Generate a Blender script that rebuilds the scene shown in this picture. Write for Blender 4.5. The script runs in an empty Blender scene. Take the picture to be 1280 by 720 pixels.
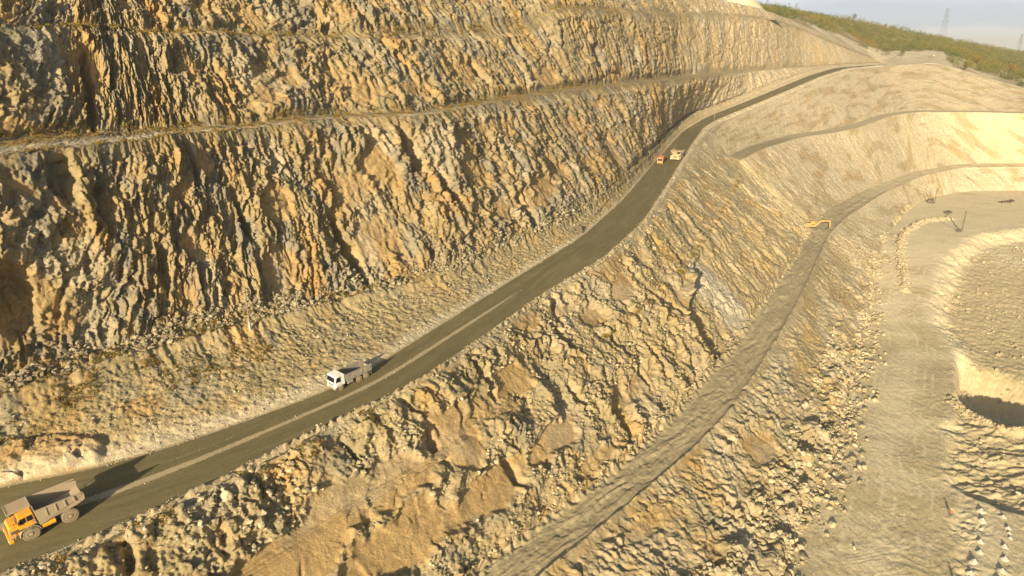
import bpy, bmesh, math, random
import numpy as np
from mathutils import Vector, Matrix, Euler
random.seed(7); RNG = np.random.default_rng(11)
R = math.radians
S = bpy.context.scene
COL = S.collection

# ------------------------------------------------------------------ camera model
FOC = 865.0; PIT = R(19.4); sp, cp = math.sin(PIT), math.cos(PIT)
def unp(x, y, z=None, t=None):
    a = (x-640)/FOC; b = (y-360)/FOC
    down = sp+b*cp; fwd = cp-b*sp
    if t is None: t = -z/down
    return np.array([a*t, fwd*t, -down*t])
cam = bpy.data.cameras.new('camera'); camo = bpy.data.objects.new('camera', cam); COL.objects.link(camo)
cam.sensor_width = 36.0; cam.lens = 36.0*FOC/1280; cam.clip_start = 0.5; cam.clip_end = 20000
camo.rotation_euler = (R(90)-PIT, 0, 0); S.camera = camo

# ------------------------------------------------------------------ noise
_T = np.random.default_rng(5).random((6, 512*512)).astype(np.float32)
_GX = np.cos(_T[5]*6.2831853); _GY = np.sin(_T[5]*6.2831853)
def _ix(ix, iy, seed): return ((iy+seed*97) & 511)*512+((ix+seed*57+(seed*seed) % 131) & 511)
def perlin(x, y, seed=0):
    x, y = np.broadcast_arrays(np.asarray(x), np.asarray(y))
    x0 = np.floor(x); y0 = np.floor(y); fx = (x-x0).astype(np.float32); fy = (y-y0).astype(np.float32)
    xi = x0.astype(np.int32); yi = y0.astype(np.int32)
    u = fx*fx*fx*(fx*(fx*6-15)+10); v = fy*fy*fy*(fy*(fy*6-15)+10)
    def g(dx, dy):
        k = _ix(xi+dx, yi+dy, seed); return _GX[k]*(fx-dx)+_GY[k]*(fy-dy)
    a = g(0,0); b = g(1,0); c = g(0,1); d = g(1,1)
    e = a+(b-a)*u
    return ((e)+((c+(d-c)*u)-e)*v)*1.5
def fbm(x, y, seed=0, o=4, gain=.5):
    s = 0; a = 1; n = 0
    for i in range(o):
        s = s+a*perlin(x*2**i, y*2**i, seed+i*17); n += a; a *= gain
    return s/n
def ridged(x, y, seed=0, o=3, gain=.5):
    s = 0; a = 1; n = 0
    for i in range(o):
        s = s+a*(1-2*np.abs(perlin(x*2**i, y*2**i, seed+i*31))); n += a; a *= gain
    return s/n
def facets(x, y, seed=0, tilt=1.0):
    """blocky fractured rock: each cell is a tilted plane at its own height"""
    x, y = np.broadcast_arrays(np.asarray(x), np.asarray(y))
    x0 = np.floor(x); y0 = np.floor(y); fx = (x-x0).astype(np.float32); fy = (y-y0).astype(np.float32)
    xi = x0.astype(np.int32); yi = y0.astype(np.int32)
    best = np.full(x.shape, 9e9, np.float32); bk = np.zeros(x.shape, np.int32); bx = np.zeros(x.shape, np.float32); by = bx.copy()
    for dx in (-1,0,1):
        for dy in (-1,0,1):
            k = _ix(xi+dx, yi+dy, seed); ex = fx-dx-_T[0][k]; ey = fy-dy-_T[1][k]
            d = ex*ex+ey*ey; m = d < best
            best = np.where(m, d, best); bk = np.where(m, k, bk); bx = np.where(m, ex, bx); by = np.where(m, ey, by)
    return _T[2][bk]-.5+tilt*2*((_T[3][bk]-.5)*bx+(_T[4][bk]-.5)*by)
def sst(a, b, x):
    t = np.clip((x-a)/(b-a), 0, 1); return t*t*(3-2*t)

# ------------------------------------------------------------------ mesh helper
def tag(o, label=None, cat=None, group=None, kind=None):
    if label: o['label'] = label
    if cat: o['category'] = cat
    if group: o['group'] = group
    if kind: o['kind'] = kind
    return o
def np_mesh(name, V, Q, mat, uv=None, masks=None, smooth=True, tri=False):
    """V (n,3), Q (m,4|3) indices -> object"""
    me = bpy.data.meshes.new(name)
    k = Q.shape[1]
    me.vertices.add(len(V)); me.vertices.foreach_set('co', V.astype(np.float32).ravel())
    me.loops.add(Q.size); me.loops.foreach_set('vertex_index', Q.astype(np.int32).ravel())
    me.polygons.add(len(Q)); me.polygons.foreach_set('loop_start', np.arange(0, Q.size, k, dtype=np.int32))
    try: me.polygons.foreach_set('loop_total', np.full(len(Q), k, dtype=np.int32))
    except Exception: pass
    me.polygons.foreach_set('use_smooth', np.full(len(Q), smooth))
    if uv is not None:
        l = me.uv_layers.new(name='UVMap'); l.data.foreach_set('uv', uv[Q.ravel()].astype(np.float32).ravel())
    if masks is not None:
        c = me.color_attributes.new(name='zone', type='FLOAT_COLOR', domain='POINT')
        c.data.foreach_set('color', masks.astype(np.float32).ravel())
    me.materials.append(mat); me.update(); me.validate()
    o = bpy.data.objects.new(name, me); COL.objects.link(o); return o
def gridq(nr, nc):
    i = np.arange(nr-1)[:,None]*nc+np.arange(nc-1)[None,:]
    return np.stack([i, i+nc, i+nc+1, i+1], -1).reshape(-1, 4)

# ------------------------------------------------------------------ materials
def newmat(name):
    m = bpy.data.materials.new(name); m.use_nodes = True
    nt = m.node_tree; b = nt.nodes['Principled BSDF']; b.inputs['Roughness'].default_value = .9
    b.inputs['Specular IOR Level'].default_value = .25
    return m, nt, b
class NB:
    def __init__(s, nt): s.nt = nt; s.L = nt.links
    def n(s, t, **k):
        n = s.nt.nodes.new(t)
        for a, v in k.items(): setattr(n, a, v)
        return n
    def ln(s, a, b): s.L.new(a, b)
    def noise(s, vec, scale, detail=4, rough=.55, dist=0, sx=1, sy=1, sz=1):
        mp = s.n('ShaderNodeMapping'); mp.inputs['Scale'].default_value = (sx, sy, sz); s.ln(vec, mp.inputs[0])
        n = s.n('ShaderNodeTexNoise'); n.inputs['Scale'].default_value = scale; n.inputs['Detail'].default_value = detail
        n.inputs['Roughness'].default_value = rough; n.inputs['Distortion'].default_value = dist
        s.ln(mp.outputs[0], n.inputs['Vector']); return n.outputs['Fac']
    def ramp(s, fac, stops):
        r = s.n('ShaderNodeValToRGB'); e = r.color_ramp.elements
        while len(e) < len(stops): e.new(.5)
        for i, (p, c) in enumerate(stops):
            e[i].position = p; e[i].color = tuple(c)+(1,) if len(c) == 3 else c
        s.ln(fac, r.inputs[0]); return r.outputs[0]
    def step(s, fac, a, b):
        r = s.n('ShaderNodeMapRange'); r.inputs[1].default_value = a; r.inputs[2].default_value = b; r.interpolation_type = 'SMOOTHSTEP'
        s.ln(fac, r.inputs[0]); return r.outputs[0]
    def mix(s, fac, a, b, mode='MIX'):
        m = s.n('ShaderNodeMix', data_type='RGBA', blend_type=mode)
        for v, i in ((fac, 0), (a, 6), (b, 7)):
            if hasattr(v, 'is_linked') or hasattr(v, 'links'): s.ln(v, m.inputs[i])
            else: m.inputs[i].default_value = v if not isinstance(v, tuple) else (v+(1,) if len(v) == 3 else v)
        return m.outputs[2]
    def math(s, op, a, b=0.0):
        m = s.n('ShaderNodeMath', operation=op)
        for v, i in ((a, 0), (b, 1)):
            if hasattr(v, 'links'): s.ln(v, m.inputs[i])
            else: m.inputs[i].default_value = v
        return m.outputs[0]
    def bump(s, h, strength, dist, nrm=None):
        b = s.n('ShaderNodeBump'); b.inputs['Strength'].default_value = strength; b.inputs['Distance'].default_value = dist
        s.ln(h, b.inputs['Height'])
        if nrm is not None: s.ln(nrm, b.inputs['Normal'])
        return b.outputs[0]

TAN = (.38,.295,.155); OCH = (.42,.262,.085); GRY = (.245,.22,.15); PAL = (.48,.405,.26); DRK = (.15,.125,.08)
def rock_mat(name, ochre=.5, grey=.5, base=TAN, OCH=OCH, GRY=GRY, PAL=PAL, DRK=DRK):
    m, nt, b = newmat(name); N = NB(nt)
    uv = N.n('ShaderNodeUVMap').outputs[0]; pos = N.n('ShaderNodeNewGeometry').outputs['Position']
    z = N.n('ShaderNodeSeparateColor'); vc = N.n('ShaderNodeVertexColor', layer_name='zone'); N.ln(vc.outputs[0], z.inputs[0])
    n1 = N.noise(uv, .10, 6, .6, .6, 1, .35)      # big ochre / grey domains, drawn out down the dip
    n2 = N.noise(uv, .55, 6, .65, .4, 1, .3)      # streaks
    n3 = N.noise(pos, .9, 8, .7)                  # mottling
    n4 = N.noise(pos, 5.0, 4, .7)                 # stones
    c = N.mix(N.math('MULTIPLY', N.step(n1, .62-.22*ochre, .84-.22*ochre), .8), base, OCH)
    c = N.mix(N.math('MULTIPLY', N.step(N.noise(uv, .13, 6, .62, .5, 1, .5), .62-.2*grey, .76-.2*grey), .75), c, GRY)
    c = N.mix(N.math('MULTIPLY', N.step(n2, .52, .72), .5), c, PAL)
    c = N.mix(N.math('MULTIPLY', N.step(N.noise(uv, 1.3, 6, .7, .3, 1, .25), .56, .72), .45), c, DRK)
    c = N.mix(z.outputs[1], c, N.ramp(n3, [(.3,(.35,.225,.09)),(.7,(.42,.285,.125))]))      # smooth clay
    c = N.mix(z.outputs[2], c, N.ramp(n3, [(.3,(.33,.285,.195)),(.7,(.50,.43,.31))]))         # fresh grey rock
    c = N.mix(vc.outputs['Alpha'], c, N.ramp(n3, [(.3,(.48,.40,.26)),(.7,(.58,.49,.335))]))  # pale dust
    vg = N.math('MULTIPLY', z.outputs[0], N.step(N.math('ADD', N.math('MULTIPLY', n4, .5), N.math('MULTIPLY', n3, .5)), .40, .56))
    c = N.mix(vg, c, N.ramp(n4, [(.35,(.085,.075,.025)),(.65,(.20,.15,.06))]))              # dry grass and weeds
    f = N.ramp(n3, [(.25,(.70,.70,.70)),(.5,(1,1,1)),(.75,(1.22,1.20,1.15))])
    c = N.mix(1.0, c, f, 'MULTIPLY')
    g = N.ramp(n4, [(.3,(.74,.74,.74)),(.5,(1,1,1)),(.7,(1.2,1.2,1.2))])
    c = N.mix(1.0, c, g, 'MULTIPLY')
    N.ln(c, b.inputs['Base Color'])
    h = N.bump(N.noise(pos, 1.6, 8, .72), .8, .5)
    h = N.bump(n4, .6, .12, h)
    N.ln(h, b.inputs['Normal'])
    return m
def track_mat(name, cols, bumps=.4):
    """packed earth seen from the air: uv.x runs along, uv.y across, in metres"""
    m, nt, b = newmat(name); N = NB(nt)
    uv = N.n('ShaderNodeUVMap').outputs[0]; pos = N.n('ShaderNodeNewGeometry').outputs['Position']
    z = N.n('ShaderNodeSeparateColor'); vc = N.n('ShaderNodeVertexColor', layer_name='zone'); N.ln(vc.outputs[0], z.inputs[0])
    n1 = N.noise(uv, .5, 6, .7, .8, .16, 1.1)     # streaks along the track
    n2 = N.noise(pos, .12, 5, .6); n3 = N.noise(pos, 2.5, 7, .7)
    c = N.mix(N.step(n1, .35, .68), cols[0], cols[1])
    c = N.mix(N.math('MULTIPLY', N.step(n2, .4, .65), .7), c, cols[2])
    c = N.mix(N.math('MULTIPLY', N.step(N.noise(pos, .05, 4, .6, .8), .52, .66), .45), c, cols[0])
    e = N.math('ADD', z.outputs[0], N.math('MULTIPLY', N.math('SUBTRACT', n3, .5), .9))
    c = N.mix(N.step(e, .35, .65), c, cols[3])                    # dust strips and shoulders
    c = N.mix(1.0, c, N.ramp(n3, [(.25,(.78,.78,.78)),(.5,(1,1,1)),(.75,(1.18,1.18,1.15))]), 'MULTIPLY')
    N.ln(c, b.inputs['Base Color'])
    N.ln(N.bump(n3, bumps, .15, N.bump(n1, bumps*.6, .2)), b.inputs['Normal'])
    return m
M_FACE = rock_mat('upper_rock', .70, .72, base=(.31,.235,.120), OCH=(.39,.232,.070), GRY=(.20,.185,.145), PAL=(.36,.31,.205), DRK=(.115,.095,.06))
M_LOW = rock_mat('lower_rock', .55, .5, base=(.36,.28,.148))
M_WALL = rock_mat('far_rock', .55, .1, base=(.42,.345,.21))
M_ROAD = track_mat('haul_road_surface', [(.135,.11,.048),(.195,.16,.078),(.16,.132,.062),(.40,.32,.19)], .25)
M_TRACK = track_mat('dirt_track', [(.33,.265,.15),(.40,.325,.19),(.37,.30,.175),(.47,.385,.235)], .5)
M_BRANCH = track_mat('branch_track', [(.25,.205,.115),(.32,.265,.155),(.29,.24,.14),(.42,.34,.205)], .4)

# ------------------------------------------------------------------ feature curves
def curve(pts, ext=(60, 60), sm=8):
    """pts: (px, py, z) or (px, py, None, depth)"""
    W = np.array([unp(p[0], p[1], p[2]) if len(p) == 3 else unp(p[0], p[1], t=p[3]) for p in pts])
    a = W[0]-W[1]; a[2] = 0; a /= np.hypot(a[0], a[1]); b = W[-1]-W[-2]; b[2] = 0; b /= np.hypot(b[0], b[1])
    W = np.vstack([W[0]+a*ext[0], W, W[-1]+b*ext[1]])
    d = np.r_[0, np.cumsum(np.linalg.norm(np.diff(W, axis=0), axis=1))]
    s = np.arange(0, d[-1], 1.0)
    Q = np.stack([np.interp(s, d, W[:,i]) for i in range(3)], 1)
    k = np.hanning(2*sm+3)[1:-1]; k /= k.sum(); n = len(k)//2
    for _ in range(2):
        P = np.vstack([np.repeat(Q[:1], n, 0), Q, np.repeat(Q[-1:], n, 0)])
        Q = np.stack([np.convolve(P[:,i], k, 'valid') for i in range(3)], 1)
    return Q
R1 = curve([(-130,640,-60),(0,603,-59),(100,590,-58.4),(215,558,-57.6),(427,482,-55.8),(530,418,-54.5),(627,357,-53),(727,295,-51),(777,250,-49),(817,203,-46.2),(840,178,-44),(866,151,-41.8),(891,141,-39.5)], (12,10))
R2 = curve([(-130,770,-60),(0,722,-59),(200,635,-57.6),(427,524,-55.8),(527,475,-54.5),(690,360,-53),(752,325,-51),(802,280,-49),(829,240,-47),(849,207,-45),(863,183,-43.5),(880,159,-41.4),(895,150,None,386),(937,133,None,412),(987,112,None,443),(1027,95,None,478),(1060,85,None,512),(1100,82,None,545)], (12,60))
B2 = curve([(-150,214,-16.5),(0,196,-16.5),(125,183,-16.5),(215,172,-16.5),(300,162,-16.5),(427,149,-16.5),(527,147,-17.2),(577,137,-16.8),(677,120,-16.3),(777,107,-16),(854,99,-17),(940,89,None,452),(1000,84,None,510),(1060,80.5,None,550),(1100,78.5,None,590)], (12,60))
B2a = curve([(-150,186,None,106),(0,175,None,124),(125,166,None,137),(215,161,None,146),(300,156,None,152),(427,143,None,175),(527,141,None,187),(577,131,None,205),(677,115,None,246),(777,103,None,303),(854,95,None,383),(940,87,None,459),(1000,82.5,None,517),(1060,79.5,None,558),(1100,77.5,None,598)], (12,60))
B1 = curve([(-150,52,None,112),(0,42,None,126),(100,35,None,141),(165,47,None,146),(250,45,None,158),(370,48,None,178),(427,51,None,188),(520,47,None,204),(600,33,None,224),(690,14,None,265),(727,14,None,285),(854,20,None,390),(905,20,None,430),(965,26,None,478),(1000,37,None,520),(1060,62,None,566),(1100,76.5,None,606)], (12,60))
B1a = curve([(-150,46,None,114),(0,37,None,129),(100,31,None,144),(165,43,None,150),(250,41,None,162),(370,44,None,182),(427,47,None,192),(520,44,None,208),(600,30,None,229),(690,11,None,270),(727,11,None,291),(854,17,None,395),(905,17,None,436),(965,23,None,484),(1000,35,None,526),(1060,60,None,572),(1100,75.5,None,611)], (12,60))
TT = curve([(-150,30,None,125),(-60,-20,None,132),(0,-45,None,143),(165,-60,None,162),(370,-60,None,196),(520,-55,None,230),(690,-45,None,290),(800,-25,None,370),(870,-9,None,420),(905,2,None,446),(940,9,None,470),(965,16,None,495),(1000,30,None,535),(1060,57,None,580),(1100,74,None,618)], (12,60))
M1 = curve([(-130,520,-51),(0,478,-50.5),(100,450,-50.3),(200,424,-50),(310,398,-50),(400,378,-50),(470,360,-50),(560,338,-49.5),(620,312,-49),(700,279,-48),(760,240,-46.3),(812,190,-43.4),(852,146,-39.2)], (12,10))
M2 = curve([(-130,555,-51),(0,508,-50.5),(100,472,-50.3),(200,443,-50),(310,413,-50),(420,385,-50),(560,351,-50),(640,315,-50),(700,288,-49),(765,243,-47),(813,196,-44.2),(855,149,-40)], (12,10))
def off(Q, d, dz):
    T = np.gradient(Q[:,:2], axis=0); T /= np.linalg.norm(T, axis=1)[:,None]
    return Q+np.stack([-T[:,1]*d, T[:,0]*d, np.full(len(Q), dz)], 1)
def resm(Q, sm):
    d = np.r_[0, np.cumsum(np.linalg.norm(np.diff(Q, axis=0), axis=1))]
    s = np.arange(0, d[-1], 1.0); Q = np.stack([np.interp(s, d, Q[:,i]) for i in range(3)], 1)
    return smooth_cols(Q, sm)
def smooth_cols(A, n):
    k = np.hanning(2*n+3)[1:-1]; k /= k.sum(); n = len(k)//2
    P = np.vstack([2*A[:1]-A[n:0:-1], A, 2*A[-1:]-A[-2:-n-2:-1]])
    return np.stack([np.convolve(P[:,i], k, 'valid') for i in range(3)], 1)
def tail(Q, d, dz, y0=372, y1=405):
    t = off(R2, d, dz); return resm(np.vstack([Q[Q[:,1] < y0], t[t[:,1] > y1]]), 10)
R1 = tail(R1, 9, 0); M2 = tail(M2, 13, .8); M1 = tail(M1, 18, .6)
RIM = [(1100,84,None,540),(1130,80,None,545),(1165,79,None,540),(1200,86,None,525),(1240,99,None,512),(1290,112,None,500),(1400,140,None,480),(1500,150,None,470)]
R3 = curve([(-130,790,-60),(0,735,-59.2),(200,645,-57.8),(427,530,-56),(527,482,-54.7),(696,362,-53.2),(758,327,-51.2),(809,281,-49.2),(836,240,-47.2),(856,207,-45.2),(870,183,-43.7),(888,161,-41.6),(903,153,None,384),(943,136,None,409),(993,115,None,440),(1031,98,None,474),(1064,87.5,None,507)]+RIM, (12,20))
D1 = curve([(600,715,-80),(667,660,-80),(747,605,-80),(827,535,-80),(877,475,-79),(908,444,-79),(937,400,-78),(964,363,-77),(995,320,-76),(1012,285,-76),(1034,262,-75.5),(1087,235,-75),(1140,215,-75),(1200,205,-75),(1290,204,-75),(1400,210,-75),(1500,220,-75)], (170,20))
D2 = curve([(677,712,-80.5),(777,632,-80.5),(854,568,-80.5),(905,518,-80),(947,455,-79.5),(975,410,-78.5),(1003,360,-77.5),(1018,325,-76.5),(1034,293,-76.3),(1055,272,-76),(1100,243,-75.8),(1145,222,-75.6),(1200,210,-75.5),(1290,209,-75.5),(1400,215,-75.5),(1500,226,-75.5)], (170,20))
F1 = curve([(960,790,-96),(985,720,-96),(1000,665,-96),(1045,600,-96),(1060,520,-96),(1080,440,-96),(1088,390,-94),(1094,345,-91.5),(1108,305,-89.2),(1130,268,-88.4),(1155,250,-88.2),(1200,240,-88),(1280,238,-88),(1400,246,-88),(1500,260,-88)], (170,20))
NB_ = [(904,197,-51),(937,182,-49),(987,168,-48),(1027,163,-48),(1060,157,-47),(1101,143,-44),(1137,138,-43),(1200,138,-43),(1290,140,-43),(1400,150,-43),(1500,160,-43)]
N1 = curve(NB_, (5,20))

def stations(base, k, smh=40):
    """plan-view lines across the strike: origins and unit tangents spaced by k*depth"""
    T = np.gradient(base[:,:2], axis=0)
    ker = np.hanning(2*smh+1); ker /= ker.sum()
    Tp = np.vstack([np.repeat(T[:1], smh, 0), T, np.repeat(T[-1:], smh, 0)])
    T = np.stack([np.convolve(Tp[:,i], ker, 'valid') for i in (0,1)], 1)
    T /= np.linalg.norm(T, axis=1)[:,None]
    dep = base[:,1]*cp-base[:,2]*sp
    # columns follow the real spacing along the base polyline
    seg = np.r_[0, np.linalg.norm(np.diff(base[:,:2], axis=0), axis=1)]
    u = np.cumsum(seg/(k*np.maximum(dep, 95)))
    uu = np.arange(0, u[-1], 1.0)
    s = np.interp(uu, u, np.cumsum(seg))
    O = np.stack([np.interp(uu, u, base[:,i]) for i in range(2)], 1)
    Tn = np.stack([np.interp(uu, u, T[:,i]) for i in range(2)], 1); Tn /= np.linalg.norm(Tn, axis=1)[:,None]
    return O, Tn, s
def cut(Q, O, T):
    out = np.full((len(O), 3), np.nan)
    for i in range(len(O)):
        d = Q[:,:2]-O[i]; g = d@T[i]
        j = np.nonzero((g[:-1] <= 0) & (g[1:] > 0))[0]
        if len(j):
            dd = np.hypot(d[j,0], d[j,1]); a = j[np.argmin(dd)]
            f = -g[a]/(g[a+1]-g[a]); out[i] = Q[a]+f*(Q[a+1]-Q[a])
    if len(O) == 1: return out
    ok = ~np.isnan(out[:,0]); idx = np.arange(len(O))
    if not ok.all():
        for c in range(3): out[:,c] = np.interp(idx, idx[ok], out[ok,c])
    return out
def boxblur(A, nr, nc):
    for ax, n in ((0, nr), (1, nc)):
        if n < 1: continue
        pad = [(0,0)]*A.ndim; pad[ax] = (n+1, n)
        P = np.cumsum(np.pad(A, pad, mode='edge'), axis=ax)
        sl1 = [slice(None)]*A.ndim; sl2 = [slice(None)]*A.ndim
        sl1[ax] = slice(2*n+1, None); sl2[ax] = slice(0, -(2*n+1))
        A = (P[tuple(sl1)]-P[tuple(sl2)])/(2*n+1)
    return A
def loft(rows, counts):
    """rows: list of (ncol,3); counts[i] = cells between row i and i+1. Returns P (nr,nc,3), strip index, v"""
    P = []; st = []; vv = []
    for i, c in enumerate(counts):
        last = i == len(counts)-1
        v = np.arange(c+(1 if last else 0))/c
        P.append(rows[i][None]*(1-v)[:,None,None]+rows[i+1][None]*v[:,None,None])
        st += [i]*len(v); vv += list(v)
    P = np.concatenate(P)
    return P, np.array(st), np.array(vv)
def normals(P):
    du = np.gradient(P, axis=1); dv = np.gradient(P, axis=0)
    n = np.cross(du, dv); n /= np.linalg.norm(n, axis=2)[...,None]+1e-9
    if n[...,2].mean() < 0: n = -n
    return n
def project(P):
    d = P[...,1]*cp-P[...,2]*sp
    up = P[...,1]*sp+P[...,2]*cp
    return 640+P[...,0]/d*FOC, 360-up/d*FOC, d
QK = .0019
# ------------------------------------------------------------------ displacement of a rock face
def face_disp(s, t, A, seed, lean=.12, L=1.0):
    """A: dict of amplitudes. s along the strike, t down the dip, metres"""
    w = fbm(s/18, t/26, seed+50, 3)*3.6; w2 = fbm(s/4, t/9, seed+60, 3)*.7
    x = s-lean*t+w; y = t+w2*2+3*fbm(s/13, t/13, seed+61, 2)
    q = sst(-.3,.35,fbm(s/26,t/16,seed+80,2))            # where the rock is ribbed, where it is massive
    d = A['big']*(ridged(x/(26*L), y/(48*L), seed, 2, .4)+.35*facets(x/(11*L), y/(16*L), seed+81, 1.1))
    d = d+A['med']*(ridged((x+w2)/(4.6*L), y/(24*L), seed+5, 3, .55)-.15)*(.30+.95*q)
    slit = sst(.80, .97, ridged((x+w2*1.5)/(9.5*L), y/(26*L), seed+6, 1))
    d = d-A['med']*.95*slit*sst(-.15,.2,fbm(s/9,t/11,seed+82,2))
    bw = fbm(s/1.7, t/1.9, seed+70, 2)*.45
    d = d+A['blk']*.6*facets((x+.8*y+w2)/(5.5*L), (y-.5*x)/(7.0*L), seed+13, 1.3)
    d = d+A['blk']*(facets((x+w2)/(2.1*L), (y+bw)/(6.0*L), seed+11, 1.2))
    d = d+A['sml']*(.9*facets((x+w2+bw*.6)/(.80*L), (y+bw)/(2.0*L), seed+21, 1.4)+.25*ridged(x/(1.15*L), y/(8*L), seed+22, 2))
    d = d+A['tin']*facets((s+bw)/.45, (t+bw)/.6, seed+31, 1.1)
    return d

# ================================================================== LOFT 1: everything above and including the haul road
mid = R1
O, T, sL = stations(R1, QK)
smc = 6
rowsc = [smooth_cols(cut(q, O, T), smc) for q in (TT, B1a, B1, B2a, B2, M1, M2, R1, R2, R3)]
# between the two visible stretches of the narrow bench the face runs through unbroken
_x, _, _ = project(rowsc[2][None]); _w = (sst(415, 470, _x[0])*sst(700, 655, _x[0]))[:,None]
for _i, _f in ((1, .50), (2, .56)): rowsc[_i] = rowsc[_i]*(1-_w)+(rowsc[0]+(rowsc[3]-rowsc[0])*_f)*_w
_wb = _w[:,0]
back = rowsc[0]+np.stack([-T[:,1], T[:,0], np.zeros(len(T))], 1)*45+np.array([0,0,-1.])
rows = [back]+rowsc
#        back TT  B1a  B1  B2a  B2   M1  M2  R1  R2  R3
cnt = [26, 190, 14, 130, 34, 200, 34, 90, 54, 10]
P, st, v = loft(rows, cnt)
NRm = P.shape[0]
s2 = np.broadcast_to(sL[None], P.shape[:2]).copy()
t2 = np.r_[np.zeros((1, P.shape[1])), np.cumsum(np.linalg.norm(np.diff(P, axis=0), axis=2), axis=0)]
t2 = t2-t2[(st == 8).argmax()][None]              # zero at the road's upper edge
N0 = boxblur(normals(P), 10, 8); N0 /= np.linalg.norm(N0, axis=2)[...,None]+1e-9
st2 = np.broadcast_to(st[:,None], P.shape[:2]); v2 = np.broadcast_to(v[:,None], P.shape[:2])
PX, PY, PD = project(P)
# amplitude envelopes per strip (start, middle, end)
def env(vals):
    e = np.zeros(NRm)
    for i, (a, m, b) in enumerate(vals):
        k = st == i; x = v[k]
        e[k] = np.where(x < .12, a+(m-a)*sst(0, .12, x), np.where(x > .88, b+(m-b)*sst(1, .88, x), m))
    return e[:,None]
#            back        A face       bench1      B face      bench2      C face      M bench     berm slope  road     shoulder
eb = env([(0,.1,.4), (.4,1,.45), (.45,.4,.45), (.45,1,.3), (.3,.12,.25), (.25,1,.35), (.3,.10,.1), (.06,.10,0), (0,0,0), (0,.1,.1)])
es = env([(.2,.3,.5), (.5,1,.7), (.7,.6,.7), (.5,1,.4), (.35,.16,.35), (.35,1,.6), (.5,.5,.45), (.35,.42,.12), (0,0,0), (.1,.4,.5)])
far = sst(430, 560, PD)                            # the last stretch is low and gentle
right = sst(300, 420, PD)
t3 = t2+6*fbm(s2/30, t2/200, 5, 2)
dC = face_disp(s2, t3, dict(big=1.8, med=1.0, blk=.85, sml=0, tin=0), 100, -.22)
dS = face_disp(s2, t3, dict(big=0, med=0, blk=0, sml=.72, tin=.26), 100, -.22)
# further along the rock is finely fluted
wf = fbm(s2/7, t2/12, 480, 3)*1.2
dV = 1.9*ridged((s2+wf*2)/22, t2/50, 481, 2)+.95*(ridged((s2+.12*t2+wf)/4.3, t2/24, 482, 3, .6)-.2)+.55*facets((s2+wf)/1.5, (t2+wf)/5.5, 483, 1.1)-1.2*sst(.82,.98,ridged((s2+wf*2)/8, t2/22, 484, 1))
dW = .42*ridged((s2+wf*.5)/1.2, t2/9, 485, 2)+.38*facets((s2+wf*.4)/.75, t2/2.4, 486, 1.2)+.15*facets(s2/.45, t2/.8, 487, 1.1)
mv = sst(185, 250, PD+25*fbm(s2/30, t2/20, 488, 2))
jt = (t2+2.2*fbm(s2/6, t2/6, 490, 3)+.18*s2)/3.1; jn = np.floor(jt)
ja = .25+.75*_T[0][_ix((s2/4.5+wf).astype(np.int32), jn.astype(np.int32), 491)]
dC = dC+.75*(jt-jn-.5)*ja*sst(-.25,.2,fbm(s2/15, t2/9, 492, 2))            # cross joints cut the ribs into blocks
dC = dC*(1-mv)+(dV+.45*(jt-jn-.5)*ja)*mv; dS = dS*(1-mv)+dW*mv
# smooth weathered patches on the faces
cm = sst(.16, .34, fbm(s2/16+3, t2/12, 210, 4))*np.where((st2 == 1)|(st2 == 3)|(st2 == 5), 1, 0)*sst(0,.15,v2)*sst(1,.85,v2)
def slots(lst, seed, strips):
    o = np.zeros(PD.shape); wq = fbm(s2/2.2, t2/3.5, seed, 3)*1.3; ok = np.isin(st2, strips)
    for (px, py, ra, rb, dep) in lst:
        i_ = np.argmin((PX-px)**2+(PY-py)**2+(~ok)*1e7); a_, b_ = s2.flat[i_], t2.flat[i_]
        o = np.maximum(o, dep*sst(1.25, .55, np.hypot((s2-a_+wq)/ra, (t2-b_+wq)/rb)))
    return o*ok
slot = slots([(436,315,1.7,9,4),(512,190,1.9,6,3.5),(74,215,2.4,5,3),(126,245,1.7,5,2.5),(110,112,1.8,9,3.5),(240,205,1.4,4,2),(484,60,1.2,12,3),(597,92,2.0,6,4),(700,190,2,5,3),(20,380,2.4,7,3),(660,270,1.7,8,3),(640,60,1.5,8,3),(745,75,3,7,3.5),(400,30,1.6,5,3),(300,270,1.2,6,2.5),(560,240,1.2,7,2.5),(200,330,1.4,5,2),(760,150,1.6,5,3)], 460, [1,3,5])
wq = fbm(s2/6, t2/6, 462, 3)*3
for (px, py, ra, rb) in ((466,300,6,7),(352,340,5,6),(340,255,5,4),(440,240,5,4),(595,215,5,6),(330,110,6,6)):
    i_ = np.argmin((PX-px)**2+(PY-py)**2+((st2 != 5)&(st2 != 3))*1e7); cm = np.maximum(cm, sst(1.1,.75,np.hypot((s2-s2.flat[i_]+wq)/ra, (t2-t2.flat[i_]+wq)/rb))*np.isin(st2,[3,5]))
iso = (st2 == 6)|(st2 == 7)
isoD = .42*facets(s2/1.1, t2/1.0, 470, 1.3)+.24*facets(s2/.48, t2/.45, 471, 1.2)+.5*fbm(s2/2.5, t2/2, 472, 4)
dS = np.where(iso, isoD*1.05, dS); dC = np.where(iso, dC*.5+2*fbm(s2/8, t2/6, 473, 3), dC)
disp = -slot+dC*eb*(1-.6*cm)*(1-.75*far)*(1-.35*right)+.85*dS*es*(1-.75*cm)*(1-.5*far)
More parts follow.
